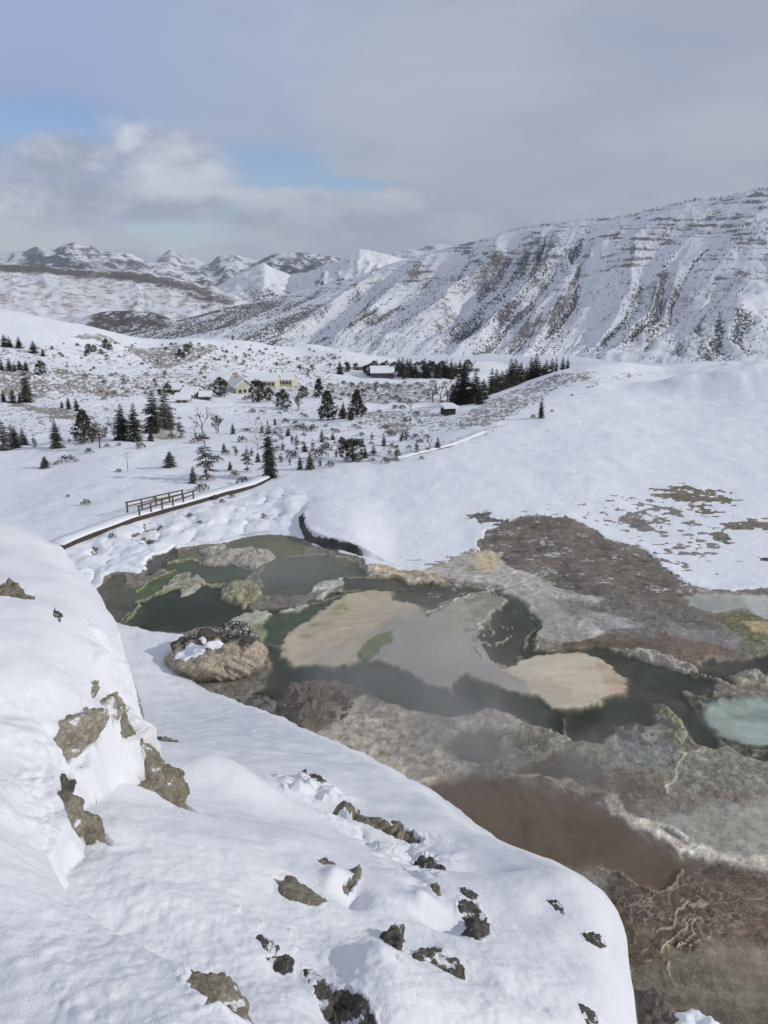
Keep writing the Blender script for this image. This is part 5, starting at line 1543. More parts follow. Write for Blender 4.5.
basin_rock('rock_outcrop', [(656, 704), (664, 706), (674, 714), (684, 724), (688, 738), (680, 746), (672, 738), (666, 726), (658, 714)], .5, sin_green, 'crooked finger of greenish rock pointing into the dark channel', .3)
basin_rock('rock_outcrop', [(612, 728), (632, 724), (650, 728), (664, 742), (656, 752), (630, 748), (616, 738)], .35, sin_grey, 'lumpy grey green rock at the root of the crooked finger', .3)
basin_rock('rock_outcrop', [(620, 648), (650, 652), (672, 656), (690, 664), (700, 670), (684, 671), (664, 664), (640, 658)], .4, sin_cream, 'pale crumbly ridge of rock along the near edge of the brown slope', .25)
basin_rock('rock_outcrop', [(732, 676), (748, 673), (775, 676), (790, 684), (768, 687), (745, 684)], .4, sin_cream, 'pale lumpy rock bar between the black pool and the blue pool', .3)
basin_rock('rock_outcrop', [(640, 1000), (652, 990), (664, 996), (676, 1008), (690, 1030), (640, 1040)], .3, sin_brown, 'dark rubble at the foot of the snow lobe by the grey flats', .25)
basin_rock('snow_mound', [(672, 1016), (690, 1011), (708, 1018), (724, 1030), (716, 1060), (670, 1060)], .5, None, 'small white snow mound on the grey flats by the bottom edge', .05, 'snow mound')
bpy.data.objects['snow_mound'].data.materials.append(simple_mat('mound_snow', SNOW, .8, .03, 3))


def boulder():
    bm = bmesh.new(); bmesh.ops.create_icosphere(bm, subdivisions=6, radius=1.0)
    V = np.array([v.co[:] for v in bm.verts])
    base = on_plane(216, 668, 0.0)
    rx, ry, rz = 2.85, 2.4, 1.65
    # four square-ish: superellipsoid, then broken
    s = np.sign(V) * np.abs(V) ** 0.85
    p = s * np.array([rx, ry, rz])
    tw = fbm(V[:, 0] * 1.7 + 3 + V[:, 2], V[:, 1] * 1.7 + V[:, 2] * 0.9, 3, 521)
    p += V * (0.62 * tw)[:, None]
    p += V * (0.36 * (ridged(p[:, 0] / 1.1 + p[:, 2] * .4, p[:, 1] / 1.1 + p[:, 2] * .7, 4, 523) - .55))[:, None]
    p += V * (0.10 * fbm(p[:, 0] / .3 + p[:, 2], p[:, 1] / .3 - p[:, 2], 3, 525))[:, None]
    # undercut near the water
    p[:, 2] += 0.35
    low = sstep(0.5, -0.8, p[:, 2])
    p[:, :2] *= (1 - 0.22 * low)[:, None]
    for v, q in zip(bm.verts, p): v.co = q
    me = bpy.data.meshes.new('boulder'); bm.to_mesh(me); bm.free()
    me.polygons.foreach_set('use_smooth', [True] * len(me.polygons))
    t = NT('tan_boulder')
    tc = t.n('ShaderNodeTexCoord').outputs['Object']
    n1 = t.noise(0.9, 5, tc, .6); n2 = t.noise(5, 5, tc, .65); n3 = t.noise(18, 3, tc, .6)
    sep_ = t.n('ShaderNodeSeparateXYZ', i_Vector=tc)
    c = t.mix(t.ramp(n2, .35, .65), (.27, .225, .17), (.54, .47, .375))
    up = t.ramp(t.math('ADD', t.math('ADD', t.math('MULTIPLY', sep_.outputs[2], .42), t.math('MULTIPLY', sep_.outputs[1], .30)), t.math('MULTIPLY', t.math('SUBTRACT', n1, .5), 2.4)), .50, .80)
    dk_ = t.mix(t.ramp(n2, .4, .6), (.030, .027, .022), (.11, .10, .08))
    c = t.mix(up, c, dk_)
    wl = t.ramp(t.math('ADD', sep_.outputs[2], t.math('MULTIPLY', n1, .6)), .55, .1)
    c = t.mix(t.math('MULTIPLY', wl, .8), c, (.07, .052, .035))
    pr_ = t.n('ShaderNodeBsdfPrincipled', i_Base_Color=c, i_Roughness=.9)
    t.l(t.bump(t.math('ADD', t.math('MULTIPLY', n2, .6), t.math('MULTIPLY', n3, .4)), 1.0, .15), pr_.inputs['Normal'])
    me.materials.append(t.out(pr_.outputs[0]))
    o = link(bpy.data.objects.new('boulder', me)); o.location = Vector((base[0], base[1], 0.0))
    tag(o, 'big tan boulder with a dark top and snow caps at the edge of the pools', 'boulder')
    # snow caps : lumps of the upper surface lifted off it
    nrm = np.array([v.normal[:] for v in me.vertices]); P_ = np.array([v.co[:] for v in me.vertices])
    fcs = [list(f.vertices) for f in me.polygons]
    for (dx, dy), r, th in (((-1.25, -1.15), 0.80, .26), ((0.15, -0.85), 0.50, .24), ((-0.75, 0.1), 0.28, .14)):
        top_ = P_[:, 2] > 0.5
        dd = np.hypot((P_[:, 0] - dx) / 1.25, P_[:, 1] - dy) + 0.18 * fbm(P_[:, 0] * 2, P_[:, 1] * 2, 3, 531)
        m = (dd < r) & (P_[:, 2] > 0.75)
        ids = np.nonzero(m)[0]; rm = {v: i for i, v in enumerate(ids)}
        q = P_[ids].copy()
        e = np.sqrt(np.clip(1 - (dd[ids] / r) ** 2, 0, 1))
        # smooth cover
        q[:, 2] = (q[:, 2].mean() + 0.75 * (q[:, 2] - q[:, 2].mean())) + th * e - 0.02
        F = [[rm[v] for v in f] for f in fcs if all(v in rm for v in f)]
        if len(F) < 4: continue
        c_ = mesh_obj('snow_cap', q, F, bpy.data.materials['mound_snow'], o)
        md = c_.modifiers.new('thick', 'SOLIDIFY'); md.thickness = .12; md.offset = -1


boulder()

# ------------------------------------------------------------------ steam over the springs
def steam():
    x0, y0, _ = on_plane(200, 560); 
    lo = np.array([-22.0, 24.0, -0.6]); hi = np.array([26.0, 66.0, 5.0])
    bm = bmesh.new(); bmesh.ops.create_cube(bm, size=1.0)
    for v in bm.verts: v.co = Vector(((v.co.x + .5) * (hi[0] - lo[0]) + lo[0], (v.co.y + .5) * (hi[1] - lo[1]) + lo[1], (v.co.z + .5) * (hi[2] - lo[2]) + lo[2]))
    me = bpy.data.meshes.new('steam'); bm.to_mesh(me); bm.free()
    t = NT('steam_volume')
    pos = t.n('ShaderNodeNewGeometry').outputs['Position']
    sp_ = t.n('ShaderNodeSeparateXYZ', i_Vector=pos)
    n1 = t.noise(0.16, 3, pos, .6, .6)
    tot = None
    for px, py, r, a in ((430, 640, 5.5, .8), (410, 715, 5.0, 1.6), (330, 690, 3.5, .7), (300, 575, 5, .5), (480, 740, 4.5, 1.5), (560, 620, 6, .4), (590, 770, 4, .8), (720, 690, 5, .25), (540, 800, 3, .8), (740, 860, 4, .6), (240, 575, 4, .5)):
        c = on_plane(px, py)
        dx = t.math('MULTIPLY', t.math('SUBTRACT', sp_.outputs[0], c[0]), 1 / r); dy = t.math('MULTIPLY', t.math('SUBTRACT', sp_.outputs[1], c[1]), 1 / (r * 1.3))
        g = t.math('MULTIPLY', t.math('EXPONENT', t.math('MULTIPLY', t.math('ADD', t.math('MULTIPLY', dx, dx), t.math('MULTIPLY', dy, dy)), -1.0)), a)
        tot = g if tot is None else t.math('ADD', tot, g)
    hz = t.math('EXPONENT', t.math('MULTIPLY', t.math('MAXIMUM', sp_.outputs[2], 0.0), -0.75))
    d = t.math('MULTIPLY', t.math('MULTIPLY', tot, hz), t.math('MULTIPLY', t.ramp(n1, .36, .66), STEAM))
    v = t.n('ShaderNodeVolumePrincipled', i_Density=d)
    v.inputs['Color'].default_value = (.93, .94, .96, 1); v.inputs['Anisotropy'].default_value = .2
    o_ = t.n('ShaderNodeOutputMaterial'); t.l(v.outputs[0], o_.inputs['Volume'])
    me.materials.append(t.m)
    o = link(bpy.data.objects.new('steam', me)); tag(o, 'thin veils of steam drifting low over the hot pools', kind='stuff')


STEAM = 0.17
steam()
scene.cycles.volume_step_rate = 3.0
scene.cycles.volume_max_steps = 96
scene.cycles.volume_bounces = 0

# ------------------------------------------------------------------ the air
def haze():
    lo = np.array([-26000.0, -60.0, -330.0]); hi = np.array([26000.0, 20900.0, 1150.0])
    bm = bmesh.new(); bmesh.ops.create_cube(bm, size=1.0)
    for v in bm.verts: v.co = Vector(tuple((v.co[i] + .5) * (hi[i] - lo[i]) + lo[i] for i in range(3)))
    me = bpy.data.meshes.new('haze'); bm.to_mesh(me); bm.free()
    t = NT('air')
    v = t.n('ShaderNodeVolumePrincipled')
    v.inputs['Density'].default_value = 3.6e-5; v.inputs['Color'].default_value = (.86, .92, 1.0, 1)
    o_ = t.n('ShaderNodeOutputMaterial'); t.l(v.outputs[0], o_.inputs['Volume'])
    me.materials.append(t.m)
    tag(link(bpy.data.objects.new('haze', me)), 'pale winter air that blues the far mountains', kind='stuff')


haze()
# ------------------------------------------------------------------ trees and shrubs
def needles_mat(name, c0, c1, frost):
    t = NT(name)
    g = t.n('ShaderNodeNewGeometry'); pos = g.outputs['Position']
    n1 = t.noise(1.3, 3, pos); n2 = t.noise(5.5, 2, pos)
    oi = t.n('ShaderNodeObjectInfo').outputs['Random']
    c = t.mix(t.ramp(n1, .3, .7), c0, c1)
    c = t.mix(t.math('MULTIPLY', oi, .35), c, tuple(x * .55 for x in c0))
    sp_ = t.n('ShaderNodeSeparateXYZ', i_Vector=g.outputs['True Normal'])
    up = t.ramp(t.math('ABSOLUTE', sp_.outputs[2]), .35, .85)
    f = t.math('MULTIPLY', t.ramp(n2, .62 - frost * .45, .70 - frost * .35), t.math('MULTIPLY', up, min(1.0, .45 + frost)))
    c = t.mix(f, c, (.62, .64, .67))
    p = t.n('ShaderNodeBsdfPrincipled', i_Base_Color=c, i_Roughness=.9)
    p.inputs['Specular IOR Level'].default_value = .15
    return t.out(p.outputs[0])


bark = simple_mat('bark', (.105, .085, .068), .95, .35, 5, .4)
bark_grey = simple_mat('grey_bark', (.22, .195, .17), .95, .3, 5, .4)
nd_dark = needles_mat('dark_needles', (.026, .031, .020), (.062, .066, .040), .10)
nd_frost = needles_mat('frosted_needles', (.030, .034, .024), (.072, .072, .046), .22)
nd_olive = needles_mat('olive_needles', (.050, .046, .022), (.105, .092, .045), .15)
twig_brown = needles_mat('brown_twigs', (.095, .078, .062), (.19, .16, .13), .10)
sage = needles_mat('sage_brush', (.07, .066, .052), (.15, .135, .105), .34)


def tube(V, F, p0, p1, r0, r1, k=6):
    p0 = Vector(p0); p1 = Vector(p1); d = (p1 - p0).normalized()
    u = d.orthogonal().normalized(); w_ = d.cross(u)
    b = len(V)
    for p, r in ((p0, r0), (p1, r1)):
        for j in range(k):
            a = 2 * math.pi * j / k
            V.append(p + u * (r * math.cos(a)) + w_ * (r * math.sin(a)))
    for j in range(k):
        F.append((b + j, b + (j + 1) % k, b + k + (j + 1) % k, b + k + j))


def spray(V, F, base, tip, wd, rnd, n=4):
    """one bough: a tapering comb of small needle-covered twigs"""
    base = Vector(base); tip = Vector(tip); d = tip - base
    side = d.cross(Vector((0, 0, 1)))
    if side.length < 1e-6: side = Vector((1, 0, 0))
    side.normalize()
    for i in range(n):
        f = .15 + .85 * i / n
        o = base + d * f
        L = wd * (1.2 - .8 * f) * rnd.uniform(.7, 1.3)
        for s in (-1, 1):
            e = o + d * (.26 * rnd.uniform(.7, 1.2)) + side * (s * L) + Vector((0, 0, -abs(L) * rnd.uniform(.1, .5)))
            q = o + d * .16
            b = len(V); V += [o, q, e]; F.append((b, b + 1, b + 2))
    b = len(V); m = base + d * .35
    V += [base + side * .012, m + side * wd * .5, tip, m - side * wd * .5]; F.append((b, b + 1, b + 2, b + 3))


def make_root(name, parts):
    r = bpy.data.objects.new(name, None); COL.objects.link(r); r.empty_display_size = .1
    for nm, V, F, m in parts:
        o = mesh_obj(nm, V, F, m, r, smooth=False)
    return r


def conifer(seed, name, width, levels, per, mat, gap=0.0, low=0.10, droop=.35, power=.85, bulge=0.0, tube_r=.016):
    rnd = random.Random(seed)
    TV, TF = [], []
    lean = (rnd.uniform(-.015, .015), rnd.uniform(-.015, .015))
    pts = [Vector((lean[0] * z * 2, lean[1] * z * 2, z)) for z in (-.06, .25, .5, .75, 1.0)]
    for i in range(4):
        tube(TV, TF, pts[i], pts[i + 1], tube_r * (1.1 - .27 * i), tube_r * (1.1 - .27 * (i + 1)) + .001)
    V, F = [], []
    for l in range(levels):
        z = low + (1 - low) * (l / levels) ** 1.0
        if rnd.random() < gap: continue
        t_ = (z - low) / (1 - low)
        r = width * ((1 - t_) ** power) * (1 + bulge * math.sin(t_ * math.pi)) + .010
        r *= rnd.uniform(.75, 1.15)
        if l < 2: r *= .75
        a0 = rnd.uniform(0, 6.28)
        for k in range(per):
            if rnd.random() < gap * .7: continue
            a = a0 + k * 6.283 / per + rnd.uniform(-.35, .35)
            rr = r * rnd.uniform(.6, 1.2)
            zz = z + rnd.uniform(-.02, .02)
            base = Vector((lean[0] * z * 2, lean[1] * z * 2, zz))
            dz_ = -droop * rr * (1.1 - t_) + .25 * rr * t_
            tip = base + Vector((math.cos(a) * rr, math.sin(a) * rr, dz_))
            spray(V, F, base, tip, rr * .42 + .010, rnd, 5 if rr > .06 else 3)
    for k in range(5):
        a = k * 1.26; V += [Vector((lean[0] * 2, lean[1] * 2, 1.02)), Vector((lean[0] * 2 + .012 * math.cos(a), lean[1] * 2 + .012 * math.sin(a), .95)), Vector((lean[0] * 2 + .012 * math.cos(a + 1), lean[1] * 2 + .012 * math.sin(a + 1), .94))]
        F.append((len(V) - 3, len(V) - 2, len(V) - 1))
    return make_root(name, [('trunk', TV, TF, bark), ('crown', V, F, mat)])


def clump_tree(seed, name, width, clumps, mat, low=.12, shape='round', leaf=.05, trunk=True, branch=True):
    """pine or juniper: needle tufts gathered in uneven clumps on real limbs"""
    rnd = random.Random(seed)
    TV, TF, V, F = [], [], [], []
    if trunk:
        tube(TV, TF, (0, 0, -.06), (.01, 0, .4), .030, .020); tube(TV, TF, (.01, 0, .4), (0, .01, .9), .020, .005)
    for c in range(clumps):
        t_ = rnd.random()
        z = low + (.95 - low) * t_
        if shape == 'round': r = width * math.sqrt(max(0.02, 1 - (2 * t_ - .85) ** 2 / 1.35))
        elif shape == 'cone': r = width * (1 - t_) ** .7 * (.75 + .35 * rnd.random()) + .02
        else: r = width * (.5 + .5 * rnd.random()) * (1 - .5 * t_)
        a = rnd.uniform(0, 6.28); rr = r * math.sqrt(rnd.uniform(.15, 1))
        o = Vector((math.cos(a) * rr, math.sin(a) * rr, z))
        if trunk and branch:
            tube(TV, TF, (0, 0, max(.08, z - .12 - .1 * rr)), o, .008, .003, 3)
        cr_ = rnd.uniform(.045, .10) * (1.2 if shape == 'round' else 1.0)
        for k in range(26):
            d = Vector((rnd.gauss(0, 1), rnd.gauss(0, 1), rnd.gauss(0, .75))).normalized()
            q = o + d * cr_ * rnd.uniform(.3, 1.1)
            u = Vector((rnd.gauss(0, 1), rnd.gauss(0, 1), rnd.gauss(0, .6))).normalized() * leaf * rnd.uniform(.6, 1.2)
            w_ = u.cross(Vector((rnd.gauss(0, 1), rnd.gauss(0, 1), rnd.gauss(0, 1)))).normalized() * leaf * .45
            b = len(V); V += [q - u * .5 - w_ * .5, q - u * .5 + w_ * .5, q + u * .6]; F.append((b, b + 1, b + 2))
    parts = [('trunk', TV, TF, bark)] if trunk else []
    return make_root(name, parts + [('crown', V, F, mat)])


def bare_tree(seed, name, spread, stems, mat, fine=9, gap=0):
    rnd = random.Random(seed)
    TV, TF, V, F = [], [], [], []
    def grow(p, d, L, r, lev):
        q = p + d * L
        if lev < 2: tube(TV, TF, p, q, r, r * .65, 5)
        else:
            w_ = d.orthogonal().normalized() * max(r, .0045)
            b = len(V); V.extend([p - w_, p + w_, q]); F.append((b, b + 1, b + 2))
            w2 = d.cross(w_).normalized() * max(r, .0045)
            b = len(V); V.extend([p - w2, p + w2, q]); F.append((b, b + 1, b + 2))
        if lev >= 4: return
        for k in range(rnd.randint(3, 4) if lev < 3 else fine // 3):
            f = rnd.uniform(.35, 1.0)
            nd = (d + Vector((rnd.gauss(0, spread), rnd.gauss(0, spread), rnd.gauss(.12, spread * .6)))).normalized()
            grow(p + d * L * f, nd, L * rnd.uniform(.5, .72), r * .5, lev + 1)
    for s in range(stems):
        d = Vector((rnd.gauss(0, .22 if stems > 1 else .04), rnd.gauss(0, .22 if stems > 1 else .04), 1)).normalized()
        grow(Vector((rnd.gauss(0, .05) if stems > 1 else 0, rnd.gauss(0, .05) if stems > 1 else 0, -.04)), d, .42, .020 if stems == 1 else .012, 0)
    # normalise height
    zmax = max(v.z for v in V) if V else 1
    V = [v / zmax for v in V]; TV = [Vector((v.x, v.y, v.z)) / zmax for v in TV]
    return make_root(name, [('trunk', TV, TF, bark_grey), ('crown', V, F, mat)])


def bush(seed, name, mat, n=170, wide=.75, leaf=.20):
    rnd = random.Random(seed); V, F = [], []
    for k in range(n):
        a = rnd.uniform(0, 6.28); e = rnd.random() ** .6
        rr = wide * math.sqrt(rnd.random()) * (0.7 + .3 * math.sin(3 * a + seed))
        z = (1 - (rr / wide) ** 2) * .85 * e
        q = Vector((math.cos(a) * rr, math.sin(a) * rr, z))
        u = Vector((math.cos(a) * .5 + rnd.gauss(0, .5), math.sin(a) * .5 + rnd.gauss(0, .5), rnd.uniform(.1, 1))).normalized() * leaf * rnd.uniform(.6, 1.3)
        w_ = u.cross(Vector((rnd.gauss(0, 1), rnd.gauss(0, 1), rnd.gauss(0, 1)))).normalized() * leaf * .28
        b = len(V); V += [q - w_, q + w_, q + u]; F.append((b, b + 1, b + 2))
    o = mesh_obj(name, V, F, mat, smooth=False)
    return o


PROTO = {
    'fir': [conifer(s, 'conifer', w_, 20, 11, nd_dark, .02, .06, .45, .72, .15) for s, w_ in ((1, .27), (2, .32), (3, .24), (4, .29))],
    'spruce': [conifer(11, 'spruce_tree', .16, 26, 11, nd_dark, .05, .05, .6, .65, .2)],
    'frost': [conifer(s, 'conifer', w_, 18, 10, nd_frost, .08, .05, .45, .7, .15) for s, w_ in ((21, .29), (22, .34))],
    'sparse': [conifer(s, 'thin_conifer', w_, 22, 7, nd_frost, .30, .12, .3, .45, .3) for s, w_ in ((31, .19), (32, .23))],
    'pine': [clump_tree(s, 'pine_tree', w_, 110, nd_dark, .08, 'cone', .06) for s, w_ in ((41, .42), (42, .38))],
    'openpine': [clump_tree(51, 'pine_tree', .36, 38, nd_olive, .38, 'round', .055)],
    'round': [clump_tree(s, 'juniper_tree', w_, 95, nd_dark, .05, 'round', .065) for s, w_ in ((61, .42), (62, .36))],
    'bare': [bare_tree(s, 'bare_tree', .42, 1, twig_brown) for s in (71, 72)],
    'thicket': [bare_tree(81, 'bare_shrub', .40, 5, twig_brown)],
    'bush': [bush(s, 'shrub', m) for s, m in ((91, sage), (92, nd_frost), (93, sage))],
    'dot': [bush(s, 'juniper_bush', nd_dark, 90, .6, .26) for s in (95, 96)],
    'olivebush': [bush(97, 'shrub', nd_olive, 260, .95, .16)],
    'snag': [],
}


def snag():
    rnd = random.Random(5); V, F = [], []
    tube(V, F, (0, 0, -.05), (.01, 0, .55), .018, .014); tube(V, F, (.01, 0, .55), (0, 0, 1), .014, .006)
    for z, a, L in ((.72, .2, .26), (.78, 3.3, .34), (.86, .3, .30), (.60, 3.0, .15), (.90, 2.9, .22), (.66, 5.5, .2)):
        d = Vector((math.cos(a), math.sin(a) * .6, rnd.uniform(.05, .25)))
        tube(V, F, (0, 0, z), Vector((0, 0, z)) + d * L, .009, .003, 4)
    return mesh_obj('dead_snag', V, F, bark_grey, smooth=False)


PROTO['snag'] = [snag()]
PROTOS_ALL = [o for v in PROTO.values() for o in v]
CATS = {'fir': 'tree', 'spruce': 'tree', 'frost': 'tree', 'sparse': 'tree', 'pine': 'tree', 'openpine': 'tree', 'round': 'tree', 'bare': 'tree', 'thicket': 'shrub', 'bush': 'shrub', 'dot': 'shrub', 'olivebush': 'shrub', 'snag': 'dead tree'}


def copy_tree(o, parent=None):
    c = o.copy(); COL.objects.link(c)
    if parent is not None: c.parent = parent
    for ch in list(o.children): copy_tree(ch, c)
    return c


FWD = np.array([0, CP, -SP])
NPLANT = 0


def plant(kind, px, py, hpx, label, group=None, wscale=1.0, hit=None):
    """stands where the ground meets the sight line (px, py); hpx is its height in the photograph"""
    global NPLANT
    p = ground_hit(px, py) if hit is None else hit
    if p is None: return None
    depth = (p - np.array([0, 0, H])) @ FWD
    h = hpx * depth / FOC * 1.04
    src = PROTO[kind][NPLANT % len(PROTO[kind])]
    NPLANT += 1
    o = copy_tree(src)
    o.location = Vector(p); o.rotation_euler = (0, 0, random.uniform(0, 6.28))
    ws = h * wscale * random.uniform(.92, 1.08)
    o.scale = (ws, ws, h)
    for k_ in ('label', 'category', 'group'):
        if k_ in o: del o[k_]
    tag(o, label, CATS[kind], group)
    return o


# ---- trees one can tell apart
for t in [
    ('spruce', 270, 478, 56, 'tall narrow dark spruce standing alone at the end of the boardwalk'),
    ('sparse', 207, 480, 47, 'thin half-bare conifer above the boardwalk railing with a forked open crown'),
    ('sparse', 247, 472, 26, 'small scraggly conifer beside the path just left of the tall narrow spruce'),
    ('snag', 128, 472, 20, 'dead grey snag with two level branches alone on the snowfield'),
    ('olivebush', 68, 462, 8, 'wide low yellowish bush on the open snow below the left tree line'),
    ('frost', 45, 468, 12, 'small snowy bush-shaped fir beside the wide yellowish bush'),
    ('frost', 170, 467, 16, 'squat snowy fir with a wide skirt in the middle of the open snow'),
    ('frost', 193, 483, 17, 'squat conical fir left of the thin half-bare conifer'),
    ('bush', 202, 491, 9, 'snowy shrub touching the far end of the boardwalk railing'),
    ('bush', 86, 505, 7, 'dark twiggy tuft alone on the snow beyond the boardwalk'),
    ('bush', 68, 497, 3, 'tiny dark tuft on the open snow left of the twiggy tuft'),
    ('bush', 89, 453, 6, 'low grey shrub right of the wide yellowish bush'),
    ('bush', 55, 465, 3, 'tiny tuft between the snowy fir and the yellowish bush'),
    ('bush', 119, 472, 4, 'tiny shrub at the foot of the dead snag'),
    ('bush', 107, 447, 4, 'small dark shrub under the left tree line beside the open pine'),
    ('bush', 119, 446, 4, 'small dark shrub under the two tall firs of the left tree line'),
    ('bush', 140, 448, 7, 'broad dark shrub under the middle of the left tree line'),
    ('bush', 155, 500, 4, 'twiggy shrub poking up just behind the boardwalk railing'),
    ('pine', 85, 443, 33, 'broad dark pine, widest tree of the left tree line'),
    ('openpine', 100, 448, 26, 'leaning open pine with a bare trunk beside the broad dark pine'),
    ('fir', 57, 448, 28, 'dark fir just left of the broad pine'),
    ('sparse', 35, 447, 13, 'stunted snowy fir between the dark firs at the left end of the tree line'),
    ('bare', 115, 440, 24, 'bare grey tree between the broad pine and the tall firs'),
    ('fir', 122, 440, 35, 'dense fir right of the bare grey tree'),
    ('fir', 135, 441, 37, 'pointed tall fir, second of the tall group'),
    ('fir', 153, 433, 41, 'tallest fir of the left tree line'),
    ('fir', 151, 441, 16, 'short dark fir in front of the tallest fir'),
    ('frost', 165, 428, 37, 'frosted tall fir right behind the tallest fir'),
    ('sparse', 172, 439, 31, 'slim spindly fir at the right end of the left tree line'),
    ('sparse', 181, 438, 22, 'short spindly fir past the right end of the left tree line'),
    ('frost', 5, 450, 30, 'frosted fir cut by the picture edge at the left end of the tree line'),
    ('frost', 14, 446, 22, 'frosted fir second from the picture edge'),
    ('fir', 16, 448, 21, 'dark fir third from the picture edge'),
    ('frost', 24, 445, 17, 'snowy short fir fourth from the picture edge'),
    ('fir', 27, 402, 34, 'tall dark fir standing on the brown hillside at the left edge'),
    ('fir', 4, 402, 11, 'small fir left of the tall hillside fir, nearest the picture edge'),
    ('fir', 13, 403, 14, 'middle-sized fir just left of the tall hillside fir'),
    ('fir', 20, 403, 10, 'small fir touching the tall hillside fir'),
    ('round', 41, 375, 14, 'round dark tree above the tall hillside fir'),
    ('fir', 69, 409, 12, 'left one of three dark firs in a hollow of the hillside'),
    ('fir', 77, 411, 13, 'right and largest one of three dark firs in a hollow of the hillside'),
    ('fir', 62, 408, 7, 'smallest of three dark firs in a hollow of the hillside'),
    ('round', 221, 397, 19, 'round dark tree standing alone left of the pale gable house'),
    ('round', 258, 402, 22, 'dark round tree in front of the long pale yellow building'),
    ('round', 269, 401, 13, 'smaller dark tree touching the round tree by the yellow building'),
    ('bush', 246, 400, 5, 'dark hedge-like shrub below the pale gable house'),
    ('round', 283, 409, 19, 'dark tree left of the grey bare thicket'),
    ('thicket', 298, 410, 17, 'wide grey bare thicket in front of dark trees'),
    ('round', 303, 398, 12, 'dark tree behind the grey bare thicket'),
    ('pine', 319, 398, 19, 'dark tree behind and right of the grey bare thicket'),
    ('pine', 328, 420, 29, 'biggest dark pine in the middle of the valley'),
    ('fir', 343, 419, 17, 'small dark tree between the two biggest valley pines'),
    ('pine', 357, 417, 26, 'right one of the two biggest valley pines'),
    ('fir', 351, 420, 13, 'short dark tree under the right valley pine'),
    ('bare', 203, 436, 30, 'bare leafless tree above the thin half-bare conifer'),
    ('thicket', 218, 433, 21, 'bare bushy tree right of the leafless tree'),
    ('bare', 195, 435, 13, 'little bare tree left of the leafless tree'),
    ('bush', 198, 443, 11, 'dark shrub at the foot of the leafless tree'),
    ('frost', 233, 434, 11, 'small dark tree right of the bare bushy tree'),
    ('bush', 242, 442, 7, 'low shrub below the small tree right of the bare bushy tree'),
    ('bare', 258, 450, 17, 'bare little tree above the tall narrow spruce'),
    ('frost', 230, 470, 9, 'snowy shrub-sized fir left of the small scraggly conifer'),
    ('bush', 243, 484, 9, 'snow-laden shrub at the boardwalk bend'),
    ('bush', 235, 476, 7, 'snow-laden shrub above the boardwalk bend'),
    ('frost', 322, 442, 13, 'dark small fir in the shrubs right of the tall narrow spruce'),
    ('sparse', 313, 450, 11, 'thin little tree left of the dark small fir'),
    ('sparse', 297, 450, 17, 'sparse little tree nearest the tall narrow spruce on its right'),
    ('bush', 293, 458, 8, 'round dark shrub under the sparse little tree'),
    ('frost', 300, 469, 13, 'frosted shrub-like fir right of the tall narrow spruce'),
    ('frost', 310, 469, 17, 'taller frosted fir in the clump right of the tall narrow spruce'),
    ('round', 342, 450, 13, 'dark rounded tree left of the widest shrub clump'),
    ('round', 353, 461, 23, 'widest dark clump of evergreen beside the far path'),
    ('sparse', 373, 461, 18, 'open little tree right of the widest dark clump'),
    ('sparse', 397, 461, 17, 'open little tree second right of the widest dark clump'),
    ('bush', 386, 463, 7, 'low dark shrub between the two open little trees'),
    ('sparse', 417, 454, 15, 'thin little tree on the path edge left of two bare saplings'),
    ('bare', 430, 451, 15, 'bare sapling on the path edge'),
    ('frost', 438, 449, 12, 'dark bushy sapling on the path edge, farthest along'),
    ('bush', 330, 467, 7, 'low shrub between the frosted fir and the widest dark clump'),
    ('bush', 402, 409, 5, 'dark shrub left one of a pair on the snowy flat'),
    ('bush', 395, 409, 5, 'dark shrub right one of a pair on the snowy flat'),
    ('bush', 302, 430, 8, 'grey low shrub by the frozen strip left part'),
    ('bush', 313, 430, 6, 'grey low shrub by the frozen strip right part'),
    ('bare', 280, 440, 10, 'bare small tree below the frozen strip'),
    ('spruce', 541, 418, 22, 'lone dark spruce on the snowy slope below the knoll'),
    ('dot', 533, 418, 4, 'dark bush left of the lone spruce on the slope'),
    ('dot', 552, 412, 2.5, 'tiny dark bush right of the lone spruce on the slope'),
    ('dot', 572, 396, 2.5, 'tiny dark bush high on the snowy knoll'),
    ('sparse', 410, 424, 9, 'small bare shrub on the flat left of the dark hut'),
    ('bare', 411, 412, 12, 'bare brown tree left of the dark hut'),
    ('round', 233, 340, 4, 'lone tiny dark tree on the skyline of the white hill'),
]:
    if t[0] in ('olivebush',): plant(*t[:5], wscale=1.7)
    elif t[1] in (170, 45): plant(*t[:5], wscale=1.6)
    elif t[1] in (353,): plant(*t[:5], wscale=1.4)
    elif t[0] in ('bush', 'dot'): plant(*t[:5], wscale=1.15)
    else: plant(*t[:5])

